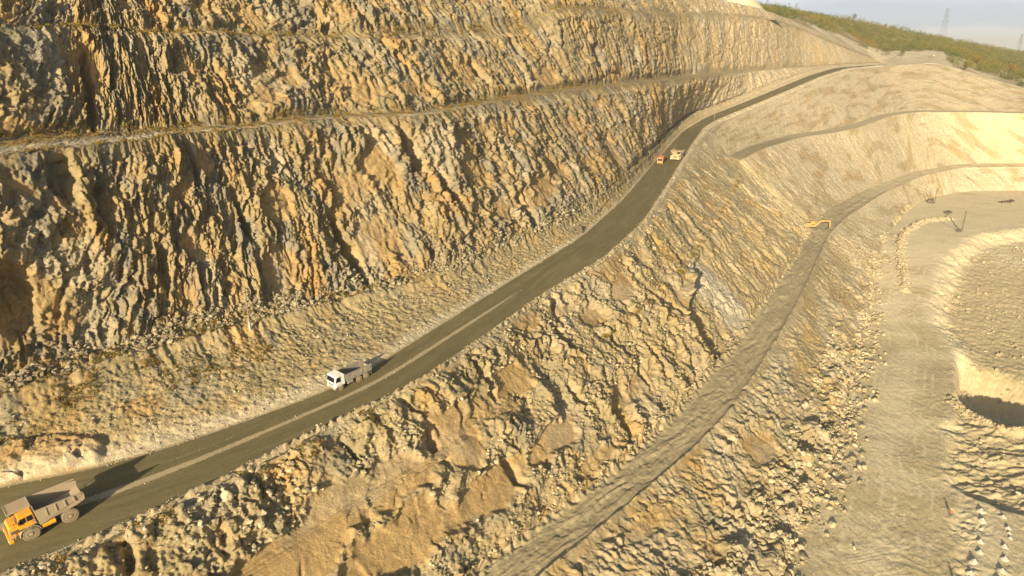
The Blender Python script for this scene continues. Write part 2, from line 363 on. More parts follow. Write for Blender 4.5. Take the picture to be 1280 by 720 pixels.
# berm gullies above the road: even rills running straight down
bs = np.where((st2 == 6)|(st2 == 7), 1.0, 0)*np.where(st2 == 6, sst(.3, 1, v2), sst(1, .5, v2))
disp = disp+bs*(.55*(ridged((s2+fbm(s2/9,t2/9,9,2)*2)/3.1, t2/25, 400, 2)-.3)*np.where(st2==7, sst(.5,.0,v2), 1)+.18*facets(s2/.7, t2/.7, 410)+.35*fbm(s2/6,t2/4,411,3))
i_ = np.argmin((PX-55)**2+(PY-572)**2+(st2 != 7)*1e7); oa, ob = s2.flat[i_], t2.flat[i_]
wq = fbm(s2/5, t2/5, 420, 3)*3
outc = sst(1.15, .75, np.hypot((s2-oa+wq)/8.5, (t2-ob+wq*.4)/3.4))*np.where(st2 == 7, 1, 0)
disp = disp+outc*(1.3+1.1*facets((s2+wq)/3.6, (t2+wq)/3.0, 421, 1.0))
i_ = np.argmin((PX-178)**2+(PY-507)**2+(st2 != 7)*1e7); oa2, ob2 = s2.flat[i_], t2.flat[i_]
outc = np.maximum(outc, sst(1.1,.8,np.hypot((s2-oa2+wq)/3.6, (t2-ob2+wq*.4)/2.2)))
# safety berm heap at M2 and at the shoulder
P = P+N0*disp[...,None]
hump = np.where(st2 == 6, np.exp(-((v2-.92)/.16)**2), np.where(st2 == 7, np.exp(-((v2+.03)/.07)**2), 0))
P[...,2] += hump*(1.2+.5*fbm(s2/6, t2/6, 77, 2))*(1-far)
rub = np.where(st2 == 6, 1-sst(.3,.8,v2), np.where(st2 == 5, sst(.8,1,v2), 0))*(1-far)
P[...,2] += rub*(1.0*np.abs(fbm(s2/5, t2/4, 88, 3))+.55*facets(s2/1.1, t2/1.1, 89, 1.5)+.8)
sh = np.where(st2 == 9, np.sin(np.pi*np.clip(v2,0,1))*.55, 0)
P[...,2] += sh*(1+.8*facets(s2/1.0, t2/1.0, 95))*(.4+.6*(fbm(s2/14, t2*0, 96, 2) > -.1))
# road: crown and ruts
rd = st2 == 8
P[...,2] += np.where(rd, .05*fbm(s2/8, t2/.8, 97, 3), 0)
# masks
veg = np.zeros(PD.shape)
veg = np.maximum(veg, np.where(st2 == 2, .9, 0)*(1-_wb)[None])
veg = np.maximum(veg, np.where(st2 == 4, .6*sst(.10,.0,np.abs(v2-.15)-.15)+.55*sst(.8,1,v2), 0))
veg = np.maximum(veg, np.where(st2 == 3, .9*sst(.80,1,v2)+.6*sst(.14,0,v2), 0))
veg = np.maximum(veg, np.where(st2 == 5, .55*sst(.10,0,v2), 0))
veg = np.maximum(veg, np.where(st2 == 1, .7*sst(.9,1,v2)+.5*sst(.1,0,v2), 0))
veg = np.maximum(veg, np.where(st2 == 6, .5*sst(-.1,.2,fbm(s2/12,t2/5,301,3)), 0))
veg = np.maximum(veg, np.where(st2 == 7, .6*sst(.0,.3,fbm(s2/14,t2/7,302,3))*sst(60,0,s2-60), 0))
veg *= sst(-.35, .25, fbm(s2/9, t2/4, 303, 4))*(1-.3*right)
veg = np.maximum(veg, np.where(st2 == 0, .8, 0))
clay = np.maximum(cm*.8, outc*.95)
ax, ay = PX, PY
gry = .5*sst(.1,.4,fbm(s2/14+9, t2/30, 305, 4))*np.where((st2 == 5)|(st2 == 1)|(st2 == 3), 1, 0)
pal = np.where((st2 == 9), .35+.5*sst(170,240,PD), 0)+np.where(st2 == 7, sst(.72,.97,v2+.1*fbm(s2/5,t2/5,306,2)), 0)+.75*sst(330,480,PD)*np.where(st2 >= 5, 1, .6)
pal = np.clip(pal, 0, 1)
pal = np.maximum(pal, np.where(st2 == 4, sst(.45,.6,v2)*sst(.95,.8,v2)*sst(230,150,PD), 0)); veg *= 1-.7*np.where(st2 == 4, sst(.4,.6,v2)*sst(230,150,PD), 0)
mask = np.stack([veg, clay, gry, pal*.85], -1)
# road zone: centre strip of spilled dust, plus edges
wd = rows[9]-rows[8]; width = np.linalg.norm(wd, axis=1)[None]
acr = v2*width
c0 = .47+.02*np.sin(s2/17)
strip = np.exp(-((v2-c0)/(.055+.02*fbm(s2/5, 0*s2, 311, 2)))**2)*sst(150, 95, s2)*.9
strip2 = .45*np.exp(-((v2-.30)/.03)**2)*sst(.0,.2,fbm(s2/20, 0*s2, 312, 2))
tyre = .45*(1-sst(200,300,PD))*(np.exp(-((v2-.2)/.04)**2)+np.exp(-((v2-.72)/.05)**2))*0
edge = sst(.06,.0,v2)+sst(.95,1,v2)+.30*sst(170,420,PD)*(.6+.8*fbm(s2/14, v2*4, 313, 3))
rz = np.clip(strip+strip2+edge, 0, 1)
mask_road = np.stack([rz, rz*0, rz*0, rz*0+1], -1)
UV = np.stack([s2, t2], -1)
def emit(name, a, b, mat, P=P, st=st, UV=UV, mk=None, **k):
    i0 = (st >= a).argmax(); i1 = len(st) if b >= st.max() else (st > b).argmax()+1
    p = P[i0:i1]; nr, nc = p.shape[:2]
    m = (mask if mk is None else mk)[i0:i1]
    o = np_mesh(name, p.reshape(-1,3), gridq(nr, nc), mat, UV[i0:i1].reshape(-1,2), m.reshape(-1,4))
    return tag(o, kind='structure', **k)
emit('quarry_rim', 0, 0, M_FACE)
emit('upper_quarry_face', 1, 1, M_FACE)
emit('narrow_bench', 2, 2, M_FACE)
emit('middle_quarry_face', 3, 3, M_FACE)
emit('bench_track', 4, 4, M_FACE)
emit('lower_quarry_face', 5, 5, M_FACE)
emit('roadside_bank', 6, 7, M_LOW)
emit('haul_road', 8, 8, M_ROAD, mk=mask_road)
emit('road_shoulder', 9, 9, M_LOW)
P1 = P; st1 = st; VL1 = v; R3edge = P[-1].copy(); O1, T1, s1 = O, T, sL
ROADP = P[(st == 8)]; 
print('loft1', P.shape)
# ================================================================== LOFT 2: from the road's lower shoulder down to the pit
O, T, _ = stations(R3, QK)
def arc(Q): return np.r_[0, np.cumsum(np.linalg.norm(np.diff(Q[:,:2], axis=0), axis=1))]
def at_arc(Q, a):
    d = arc(Q); return np.stack([np.interp(a, d, Q[:,i]) for i in range(3)], 1)
def arc_px(Q, px, py):
    X, Y, D = project(Q[None]); return arc(Q)[np.argmin((X[0]-px)**2+(Y[0]-py)**2)]
def arc_pt(Q, p): return arc(Q)[np.argmin(np.linalg.norm(Q[:,:2]-p[:2], axis=1))]
r3 = cut(R3, O, T); ar3 = np.array([arc_pt(R3, p) for p in r3]); ar3 = np.maximum.accumulate(ar3)
# which point of each lower edge belongs to which point of the road's shoulder
PAIRS = [((888,161),(900,199),(1012,285),(1104,325)), ((943,136),(960,175),(1050,252),(1118,290)), ((993,115),(1015,164),(1087,235),(1136,264)),
 ((1031,98),(1060,157),(1115,225),(1158,250)), ((1064,87.5),(1101,143),(1143,214),(1180,244)), ((1130,80),(1145,138),(1170,209),(1200,240)),
 ((1200,86),(1200,138),(1220,204),(1240,239)), ((1290,112),(1290,140),(1300,204),(1300,238)), ((1400,140),(1400,150),(1400,210),(1400,246)), ((1500,150),(1500,160),(1500,220),(1500,260))]
K = {'r': [], 'n': [], 'd': [], 'f': []}
i0 = arc_px(R3, 870, 183)
for a in np.arange(0, i0-20, 22.0):
    p = at_arc(R3, np.array([a]))[0]; j = np.argmin(np.linalg.norm(O-p[:2], axis=1))
    q = cut(D1, O[j:j+1], T[j:j+1])[0]; q2 = cut(F1, O[j:j+1], T[j:j+1])[0]
    if np.isnan(q[0]) or np.isnan(q2[0]): continue
    K['r'].append(a); K['n'].append(np.nan); K['d'].append(arc_pt(D1, q)); K['f'].append(arc_pt(F1, q2))
for a, n, d, f in PAIRS:
    K['r'].append(arc_px(R3, *a)); K['n'].append(arc_px(N1, *n)); K['d'].append(arc_px(D1, *d)); K['f'].append(arc_px(F1, *f))
kd = np.array(K['d']); kf = np.array(K['f']); kr = np.array(K['r']); kn = np.array(K['n'])
kd = np.maximum.accumulate(kd); kf = np.maximum.accumulate(kf); m = ~np.isnan(kn)
def sm1(v, n=22):
    k = np.hanning(2*n+1); k /= k.sum(); P = np.r_[2*v[0]-v[n:0:-1], v, 2*v[-1]-v[-2:-n-2:-1]]; return np.convolve(P, k, 'valid')
r3 = at_arc(R3, sm1(ar3, 12)); d1 = at_arc(D1, sm1(np.interp(ar3, kr, kd))); f1 = at_arc(F1, sm1(np.interp(ar3, kr, kf)))
n1c = at_arc(N1, sm1(np.interp(ar3, kr[m], kn[m])))
d2 = np.array([D2[np.argmin(np.linalg.norm(D2[:,:2]-p[:2], axis=1))] for p in d1]); d2 = smooth_cols(d2, 14)
r3 = smooth_cols(r3, 6); d1 = smooth_cols(d1, 14); f1 = smooth_cols(f1, 20)
sL = .55*arc(r3)+.45*arc(d1)
sN = sL[np.argmin(np.abs(ar3-arc_px(R3, 882, 165)))]
wN = sst(sN-14, sN+22, sL)[:,None]
nat = r3+(d1-r3)*.36
n1c = n1c*wN+nat*(1-wN)
dirr = (d1-r3); d2 = d2+(d2-d1)/np.linalg.norm(d2-d1, axis=1)[:,None]*1.2
dirr = (d1-r3); dirr[:,2] = 0; dirr /= np.linalg.norm(dirr, axis=1)[:,None]+1e-6
n2c = n1c+dirr*(1.0+10*wN)+np.array([0,0,-.2])*wN+(1-wN)*(d1-r3)*.03
n1c = smooth_cols(n1c, 14); n2c = smooth_cols(n2c, 14)
topb = r3-dirr*.6+np.array([0,0,-1.5])
rows = [topb, r3, n1c, n2c, d1, d2, f1, f1+dirr*4+np.array([0,0,-2.])]
cnt = [4, 110, 26, 150, 50, 130, 6]
P, st, v = loft(rows, cnt); NRm = P.shape[0]
s2 = np.broadcast_to(sL[None], P.shape[:2]).copy()
t2 = np.r_[np.zeros((1, P.shape[1])), np.cumsum(np.linalg.norm(np.diff(P, axis=0), axis=2), axis=0)]
N0 = boxblur(normals(P), 10, 8); N0 /= np.linalg.norm(N0, axis=2)[...,None]+1e-9
st2 = np.broadcast_to(st[:,None], P.shape[:2]); v2 = np.broadcast_to(v[:,None], P.shape[:2])
PX, PY, PD = project(P)
w2 = np.broadcast_to(wN[:,0][None], P.shape[:2])
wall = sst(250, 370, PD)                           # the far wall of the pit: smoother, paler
ebA = env([(.0,.0,.12), (.15,.8,.5), (.35,.15,.35), (.5,1,.2), (.15,.04,.2), (.2,.75,.3), (.1,.1,0)])
ebB = env([(.0,.0,.12), (.15,.8,1), (1,1,1), (1,1,.2), (.15,.04,.2), (.2,.75,.3), (.1,.1,0)])
eb = ebB*(1-w2)+ebA*w2
esA = env([(0,0,.2), (.3,1,.5), (.5,.25,.5), (.6,1,.5), (.3,.10,.3), (.4,1,.8), (.5,.3,0)])
esB = env([(0,0,.2), (.3,1,1), (1,1,1), (1,1,.5), (.3,.10,.3), (.4,1,.8), (.5,.3,0)])
es = esB*(1-w2)+esA*w2
def near_px(px, py):
    """vertex of the undisplaced sheet that the photo shows at this pixel -> its (s, t)"""
    d = (PX-px)**2+(PY-py)**2; i = np.unravel_index(np.argmin(d), d.shape)
    return s2[i], t2[i]
clay = np.zeros(PD.shape)
wx = fbm(s2/7, t2/7, 500, 4)*4; wy = fbm(s2/7, t2/7, 510, 4)*4
for (px, py, ra, rb) in ((565,552,5.5,5.5), (500,598,7,4.4), (425,640,10,4.2), (610,612,9,3.4), (500,680,11,4), (385,700,9,3.6), (690,552,9,2.6), (740,395,5,3.2), (645,478,6,3), (775,360,5,3), (1040,500,5,4), (950,560,6,4), (865,395,3.5,8), (340,700,6,3)):
    a, b = near_px(px, py)
    clay = np.maximum(clay, sst(1.15, .8, np.hypot((s2-a+wx)/ra, (t2-b+wy)/rb)))
clay *= np.where((st2 >= 1) & (st2 <= 5), 1, 0)
clay = np.maximum(clay, .7*sst(.18,.36,fbm(s2/20, t2/9, 520, 4)+.10*wall)*np.where((st2 == 5)|(st2 <= 3), 1, 0)*1.0)
CL2 = clay
def lump_disp(s, t, seed):
    w = fbm(s/7, t/7, seed+1, 3)*2.2
    d = 1.5*(1-np.abs(fbm((s+w)/12, (t+w)/14, seed, 2))*2.2)
    m_ = .25+1.1*sst(-.25,.3,fbm(s/17,t/12,seed+9,2))
    d = d+.75*ridged((s+w)/4.6, (t-w)/8.5, seed+2, 3, .6)*m_
    gl = sst(.78, .98, ridged((s+w*1.3)/11, t/42, seed+3, 1))                  # sparse steep gullies
    d = d-1.9*gl*sst(-.1,.25,fbm(s/16, t/12, seed+4, 2))
    return d+.60*facets((s+w)/2.6, (t+w)/3.4, seed+5, 1.3)*m_
def grit(s, t, seed):
    w = fbm(s/2, t/2, seed+1, 2)*.5
    m_ = .35+1.0*sst(-.25,.3,fbm(s/8,t/7,seed+9,2))
    return m_*.5*facets((s+w)/1.15, (t+w)/1.5, seed, 1.3)+.22*facets(s/.55, t/.6, seed+3, 1.2)+.25*fbm(s/1.5, t/1.5, seed+4, 4)
wr = fbm(s2/9, t2/20, 760, 3)*2.5
rm = sst(-.3,.3,fbm(s2/14,t2/11,763,2)); sk_ = s2+.42*t2
rl = ridged((sk_+wr)/3.6, t2/30, 761, 2)
rb = face_disp(s2, t2, dict(big=1.5, med=.42, blk=.30, sml=0, tin=0), 700, -.42, .9)+.8*rm*sst(-.2,.2,fbm(s2/30,t2/20,765,2))*sst(.1,.8,rl)-1.1*(.3+.7*rm)*sst(.84,.99,ridged((sk_+wr*1.2)/6.5, t2/34, 762, 1))
mixr = sst(170, 225, PD)                             # ribbed wall further along, lumpy spoil nearer
dC = lump_disp(s2, t2, 720)*(1-mixr)+rb*mixr*(1-.45*sst(300,380,PD))
dS = grit(s2, t2, 740)*(1-.62*mixr)
tal = st2 == 5
dC = np.where(tal, .55*dC+.35*ridged((s2-.35*t2+wr)/1.9, t2/13, 764, 2), dC)
disp_h = (1.9-1.2*sst(190,260,PD))*sst(.02,.32,fbm(s2/9, t2/7, 770, 3))*np.where(tal, sst(.40,.62,v2)*sst(1.05,.8,v2), 0)*(1-wall)
wq = fbm(s2/2.2, t2/3.5, 771, 3)*1.2; slot = np.zeros(PD.shape)
for (px, py, ra, rb_, dep) in ((853,330,1.3,6,2.6),(862,412,1.0,8,2.0),(702,425,1.1,6,2.0),(640,590,1.3,4,1.8),(765,420,1.0,5,1.8),(545,560,1.0,4,1.6),(600,470,.9,6,1.6),(800,470,1.2,4,1.8),(720,500,1,4,1.6),(150,690,1.2,3,1.5),(930,350,.8,10,1.2),(905,330,.7,9,1.2)):
    a, b = near_px(px, py); slot = np.maximum(slot, dep*sst(1.25,.55,np.hypot((s2-a+wq)/ra, (t2-b+wq)/rb_)))
slot *= np.isin(st2, [1,3])
rill = ridged((s2+fbm(s2/9,t2/14,9,2)*3)/4.2, t2/40, 430, 3)-.25
disp = dC*eb*(1-.74*clay)*(1-.5*wall)+dS*es*(1-.93*clay)*(1-.45*wall)
# the wall steps back behind a sharp nose
_e = [near_px(*q) for q in ((838,278),(856,300),(862,345),(853,400),(874,440))]; _et = np.array([q[1] for q in _e]); _es = np.array([q[0] for q in _e]); _o = np.argsort(_et)
se = np.interp(t2, _et[_o], _es[_o])+.9*fbm(s2/3, t2/3, 775, 3)
step = (1.6*sst(9, 0, se-s2)*sst(-.2, .2, se-s2)-2.2*sst(0, .8, s2-se)*sst(34, 6, s2-se))*np.isin(st2, [3])*sst(0,.10,v2)*sst(1,.92,v2)
disp += disp_h-slot+step
disp += .5*rill*np.where((st2 == 3)|(st2 == 1), 1.1, 0)*sst(190,240,PD)*(1-.5*wall)*np.sin(np.pi*np.clip(v2,0,1))**.5
disp += .8*fbm(s2/11, t2/5, 432, 4)*np.where(st2 == 5, np.sin(np.pi*np.clip(v2,0,1)), 0)
P = P+N0*disp[...,None]
# ruts on the lower track, heap along its inner edge
dd = st2 == 4
P[...,2] += np.where(dd, .16*fbm(s2/13, v2*6+fbm(s2/11,v2*2,446,2)*1.5, 440, 3)*3.2*sst(0,.2,v2)*sst(1,.8,v2)+.10*facets(s2/1.6, t2/.7, 441)*np.sin(np.pi*v2), 0)
hp = np.where(st2 == 4, np.exp(-((v2-.98)/.06)**2), np.where(st2 == 5, np.exp(-((v2+.01)/.03)**2), 0))
P[...,2] += hp*(.6+.5*fbm(s2/4, t2/4, 442, 2))
hp2 = np.where(st2 == 3, sst(.86,1,v2)*1.0, np.where(st2 == 4, sst(.22,0,v2), 0))
P[...,2] += hp2*(1.3*np.abs(fbm(s2/4, t2/3, 443, 3))*2+.5*facets(s2/1.5, t2/1.2, 444, 1.5))*(1-.7*wall)
hz = (st2 == 2)
P[...,2] += np.where(hz, .2*fbm(s2/20, v2*5, 445, 3), 0)
P[0] = P[0]
veg = np.where((st2 == 2), .35*sst(.5,1,v2)*sst(0,.3,fbm(s2/12,t2/4,450,3)), 0)*w2
veg = np.maximum(veg, .45*np.where(st2 == 1, 1, 0)*sst(.05,.35,fbm(s2/10,t2/5,451,4)))
gry = np.zeros(PD.shape)
a, b = near_px(893, 365); gry = sst(1.25,.6,np.hypot((s2-a+wx*.7)/9, (t2-b+wy)/21))*np.where(st2 == 3, 1, 0)
gry = np.maximum(gry, .35*sst(.05,.35,fbm(s2/18+4, t2/16, 452, 4)))
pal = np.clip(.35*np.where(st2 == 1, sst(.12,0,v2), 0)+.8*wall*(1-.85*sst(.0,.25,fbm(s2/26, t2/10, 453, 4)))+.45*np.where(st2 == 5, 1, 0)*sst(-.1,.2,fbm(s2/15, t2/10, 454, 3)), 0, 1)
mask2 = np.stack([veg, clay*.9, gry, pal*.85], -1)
tz = np.where(dd, .32*np.exp(-((v2-.25)/.09)**2)+.32*np.exp(-((v2-.70)/.10)**2)+.4*sst(.9,1,v2), 0)
tz = np.where(st2 == 2, .6*wall, tz)+.2*wall+.75*sst(340,420,PD)+.5*fbm(s2/9, v2*3, 780, 3)*dd
mtr = np.stack([np.clip(tz, 0, 1), tz*0, tz*0, tz*0+1], -1)
UV2 = np.stack([s2, t2], -1)
ri = (st == 2)
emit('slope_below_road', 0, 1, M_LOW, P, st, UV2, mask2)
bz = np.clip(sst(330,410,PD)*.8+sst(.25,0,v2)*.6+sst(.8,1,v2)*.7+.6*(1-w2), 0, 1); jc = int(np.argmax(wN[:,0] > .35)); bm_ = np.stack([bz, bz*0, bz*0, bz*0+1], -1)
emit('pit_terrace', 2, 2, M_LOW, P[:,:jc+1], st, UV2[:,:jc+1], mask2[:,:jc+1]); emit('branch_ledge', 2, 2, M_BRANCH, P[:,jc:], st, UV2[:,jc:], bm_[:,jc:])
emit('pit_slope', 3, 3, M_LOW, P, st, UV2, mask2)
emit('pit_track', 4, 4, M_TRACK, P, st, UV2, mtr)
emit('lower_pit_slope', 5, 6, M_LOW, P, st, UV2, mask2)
P2 = P; st2l = st; s2l = sL; v2l = v
print('loft2', P.shape)

# ================================================================== pit floor: a height field on the ground plane
def pl(pts, z): return np.array([unp(x, y, z)[:2] for x, y in pts])
def sdist(X, Y, L):
    """distance to polyline and side sign (right of travel = +)"""
    best = np.full(X.shape, 9e9); sg = np.zeros(X.shape); al = np.zeros(X.shape); acc = 0
    for i in range(len(L)-1):
        a = L[i]; b = L[i+1]; d = b-a; ln = np.hypot(*d)
        u = np.clip(((X-a[0])*d[0]+(Y-a[1])*d[1])/ln**2, 0, 1)
        ex = X-a[0]-u*d[0]; ey = Y-a[1]-u*d[1]; q = np.hypot(ex, ey)
        m = q < best; best = np.where(m, q, best)
        sg = np.where(m, np.sign(d[1]*(X-a[0])-d[0]*(Y-a[1])), sg); al = np.where(m, acc+u*ln, al); acc += ln
    return best, sg, al
F2 = pl([(1215,800),(1207,740),(1204,630),(1188,590),(1193,540),(1198,500),(1196,455),(1190,427),(1166,405),(1168,370),(1180,335),(1215,312),(1300,300),(1450,300)], -95)
C2 = pl([(1130,372),(1124,350),(1120,325),(1128,308),(1150,294),(1185,290)], -95)
L1 = pl([(1190,606),(1204,612),(1225,622),(1255,634),(1285,641),(1340,650),(1500,670)], -95)
L2 = pl([(1188,512),(1200,521),(1225,533),(1250,545),(1290,551),(1350,560),(1500,580)], -98.5)
def floor_z(X, Y):
    d, sg, al = sdist(X, Y, F2)
    wob = fbm(X/9, Y/9, 600, 4)*3
    g = sst(-2.0, 9.0, d*sg+wob)                  # 1 on the lower side
    z = -95.0-3.6*g
    d1_, s1_, a1 = sdist(X, Y, L1); near1 = sst(-1.2, 1.6, d1_*s1_+wob*.25)    # nearer the camera than L1
    d2_, s2_, a2 = sdist(X, Y, L2); near2 = sst(-1.6, 1.2, d2_*s2_+wob*.25)
    mound = -96.6+1.0*fbm(X/12, Y/5, 611, 3)+1.4*np.exp(-(d2_/2.2)**2)+.5*ridged(X/9+Y/30, Y/3.2-X/14, 612, 2)
    pk = np.clip(d2_*-s2_, 0, 99); z = z-7.5*sst(-1, 2.5, d*sg+wob*.3)*sst(0, 3, pk)*sst(40, 24, pk)
    side = sst(-3, 3, d*sg+wob)
    z = np.where(side > 0, z*(1-near2)+(mound)*near2, z) if False else z*(1-near2*side)+mound*near2*side
    z = z*(1-near1*side)+(-95.05)*near1*side
    # curved windrow
    dc, sc_, ac = sdist(X, Y, C2)
    z = z+1.1*np.exp(-(dc/1.5)**2)*(1+.6*fbm(X/2,Y/2,620,2))
    rough = .05+.16*g*(1-near1)+.28*np.exp(-((d*sg-3)/5)**2)*sst(-.3,.3,fbm(X/11,Y/11,615,2))+.25*np.exp(-(dc/3)**2)
    z = z+rough*(fbm(X/3.2, Y/3.2, 601, 4)*1.5+.6*facets(X/1.3, Y/1.3, 602, 1.4))
    z = z+7.2*sst(205, 330, Y)
    z = z+.35*fbm(X/25, Y/25, 603, 3)+.10*fbm(X/1.2, Y/3.5, 604, 3)+.11*ridged((X+fbm(X/9,Y/9,606,2)*6)/9, (Y+fbm(X/12,Y/12,607,2)*7)/1.9, 605, 3)*sst(-.2,.3,fbm(X/25,Y/25,608,2))
    return z, g, near1*side, dc, d*sg
def floor_patch(xr, yr, h, hole=None):
    xs = np.arange(xr[0], xr[1]+h*.5, h); ys = np.arange(yr[0], yr[1]+h*.5, h)
    X, Y = np.meshgrid(xs, ys)
    Z, g, n1_, dc, ds = floor_z(X, Y)
    return X, Y, Z, g, n1_, dc
def warp_axis(a, b, k, lo):
    o = [a]
    while o[-1] < b: o.append(o[-1]+max(lo, k*max(95, o[-1])))
    return np.array(o)
ya = warp_axis(60, 560, .0022, .2)
xa = np.arange(0, 1.0001, 1/900)
Yg = np.repeat(ya[:,None], len(xa), 1)
Xl = .40*Yg-5; Xr = .90*Yg+45
Xg = Xl+(Xr-Xl)*xa[None]**1.0
Zg, gG, nG, dcG, dsG = floor_z(Xg, Yg)
PF = np.stack([Xg, Yg, Zg], -1)
fp = np.clip(.5+.9*fbm(Xg/30, Yg/12, 630, 4)+.35*np.exp(-((dsG+14)/5)**2), 0, 1)
ramp_p = np.exp(-((dsG-2)/5)**2)*sst(175,230,Yg)*sst(420,330,Yg)
lines = sum(np.exp(-((dsG+o_+1.2*fbm(Yg/40, Yg*0, 650+i_, 2))/.35)**2) for i_, o_ in enumerate((6,8.2,11,13.2,15.5,19,21.2,25)))
tz = np.clip(.15+.25*lines*(1-gG)*sst(-.15,.25,fbm(Yg/18, Xg/5, 660, 3))+.5*fp*(1-gG)+.4*ramp_p+.35*nG+.45*sst(240,340,Yg)*(1+1.3*fbm(Xg/22, Yg/16, 661, 4)), 0, 1)
mk = np.stack([tz, tz*0, tz*0, tz*0+1], -1)
M_FLOOR = track_mat('pit_floor_surface', [(.45,.355,.195),(.53,.43,.25),(.49,.395,.225),(.64,.53,.33)], .6)
uvf = np.stack([Xg*.55+Yg*.83, Xg*.83-Yg*.55], -1)
tag(np_mesh('pit_floor', PF.reshape(-1,3), gridq(*Xg.shape), M_FLOOR, uvf.reshape(-1,2), mk.reshape(-1,4)), kind='structure')
print('floor', Xg.shape)
# ================================================================== hill beyond the rim, far ground
HX = np.array([900, 930,965,1000,1060,1100,1130,1165,1200,1240,1290,1400,1500,1650.])
def hrow(ys, ts): return np.array(ys, float), np.array(ts, float)
H = [hrow([40,42,50,62,82,100,104,106,114,128,140,165,175,190],[490,500,515,545,590,612,562,556,540,526,514,494,484,470]),
     hrow([15,18,30,42,66,79,80.5,78.5,86,99.5,112,141,151,170],[490,505,522,552,597,632,556,552,538,524,512,492,482,468]),
     hrow([12,15,19,24,50,70,69,66,71,86,100,125,140,160],[540,560,570,620,670,650,600,640,600,580,560,540,530,520]),
     hrow([9,11,14,19,35,52,55,58,62,75,84,105,120,140],[600,620,640,700,760,760,740,760,760,760,760,760,760,760]),
     hrow([5,7,12,18,25.5,32,38,45,53,60,67,86,100,130],[660,680,700,780,850,880,900,930,950,980,1000,1000,1000,1000]),
     hrow([60,60,60,60,60,65,75,80,90,95,100,120,130,150],[1000,1000,1000,1100,1200,1200,1300,1300,1400,1400,1500,1500,1500,1500])]
hx = np.linspace(900, 1640, 520)
hr = []
for ys, ts in H:
    y_ = np.interp(hx, HX, ys); t_ = np.interp(hx, HX, ts)
    k = np.hanning(27); k /= k.sum(); y_ = np.convolve(np.pad(y_, 13, mode='edge'), k, 'valid') if ys[0] != 99 else y_
    t_ = np.convolve(np.pad(t_, 13, mode='edge'), k, 'valid')
    hr.append(np.array([unp(a, b, t=c) for a, b, c in zip(hx, y_, t_)]))
PH, sth, vh = loft(hr, [6, 60, 90, 110, 60])
zz = fbm(PH[...,0]/22, PH[...,1]/22, 900, 5)
PH[...,2] += zz*2.2*sst(1.2, 2.2, sth+vh)[:,None]+.5*fbm(PH[...,0]/4, PH[...,1]/4, 901, 3)*sst(1,1.3,sth+vh)[:,None]
hv = np.clip(.25+1.1*fbm(PH[...,0]/30, PH[...,1]/30, 902, 4)+.7*sst(1.9, 2.4, sth+vh)[:,None], 0, 1)
hpx, hpy, _ = project(PH); hv = hv*np.where((hpx > 1085) & (hpx < 1190) & ((sth+vh)[:,None] < 2.3), 0, 1)
mh = np.stack([hv, hv*0, hv*0, .95*(1-hv)], -1)
uvh = np.stack([PH[...,0], PH[...,1]], -1)
M_HILL = rock_mat('hill_soil', .5, .1, base=(.30,.23,.12))
tag(np_mesh('hill', PH.reshape(-1,3), gridq(*PH.shape[:2]), M_HILL, uvh.reshape(-1,2), mh.reshape(-1,4)), kind='structure')
# plain reaching the horizon, below the deepest part of the pit
m, nt, b = newmat('plain'); N = NB(nt); pos = N.n('ShaderNodeNewGeometry').outputs['Position']
c = N.ramp(N.noise(pos, .004, 8, .6), [(.3,(.10,.10,.045)),(.5,(.20,.17,.09)),(.7,(.28,.23,.14))]); N.ln(c, b.inputs['Base Color'])
gv = [(-14000,-14000,-112),(14000,-14000,-112),(14000,14000,-112),(-14000,14000,-112)]
tag(np_mesh('ground', np.array(gv, float), np.array([[0,1,2,3]]), m), kind='structure')

# ------------------------------------------------------------------ rocks
def rock_templates(sub, n, seed):
    out = []
    for i in range(n):
        bm = bmesh.new(); bmesh.ops.create_icosphere(bm, subdivisions=sub, radius=1.0)
        rr = random.Random(seed+i)
        ax = [Vector((rr.gauss(0,1), rr.gauss(0,1), rr.gauss(0,1))).normalized() for _ in range(7)]
        cl = [rr.uniform(.45,.85) for _ in range(7)]
        for v in bm.verts:
            for a, c in zip(ax, cl):
                d = v.co.dot(a)
                if d > c: v.co -= a*(d-c)
            v.co *= rr.uniform(.93,1.07)
        V = np.array([v.co[:] for v in bm.verts]); F = np.array([[v.index for v in f.verts] for f in bm.faces]); bm.free()
        out.append((V, F))
    return out
TMP1 = rock_templates(1, 8, 50); TMP2 = rock_templates(2, 8, 90)
def rotm(n):
    q = RNG.normal(size=(n,4)); q /= np.linalg.norm(q, axis=1)[:,None]; w_,x,y,z = q.T
    return np.stack([1-2*(y*y+z*z),2*(x*y-z*w_),2*(x*z+y*w_),2*(x*y+z*w_),1-2*(x*x+z*z),2*(y*z-x*w_),2*(x*z-y*w_),2*(y*z+x*w_),1-2*(x*x+y*y)],-1).reshape(n,3,3)
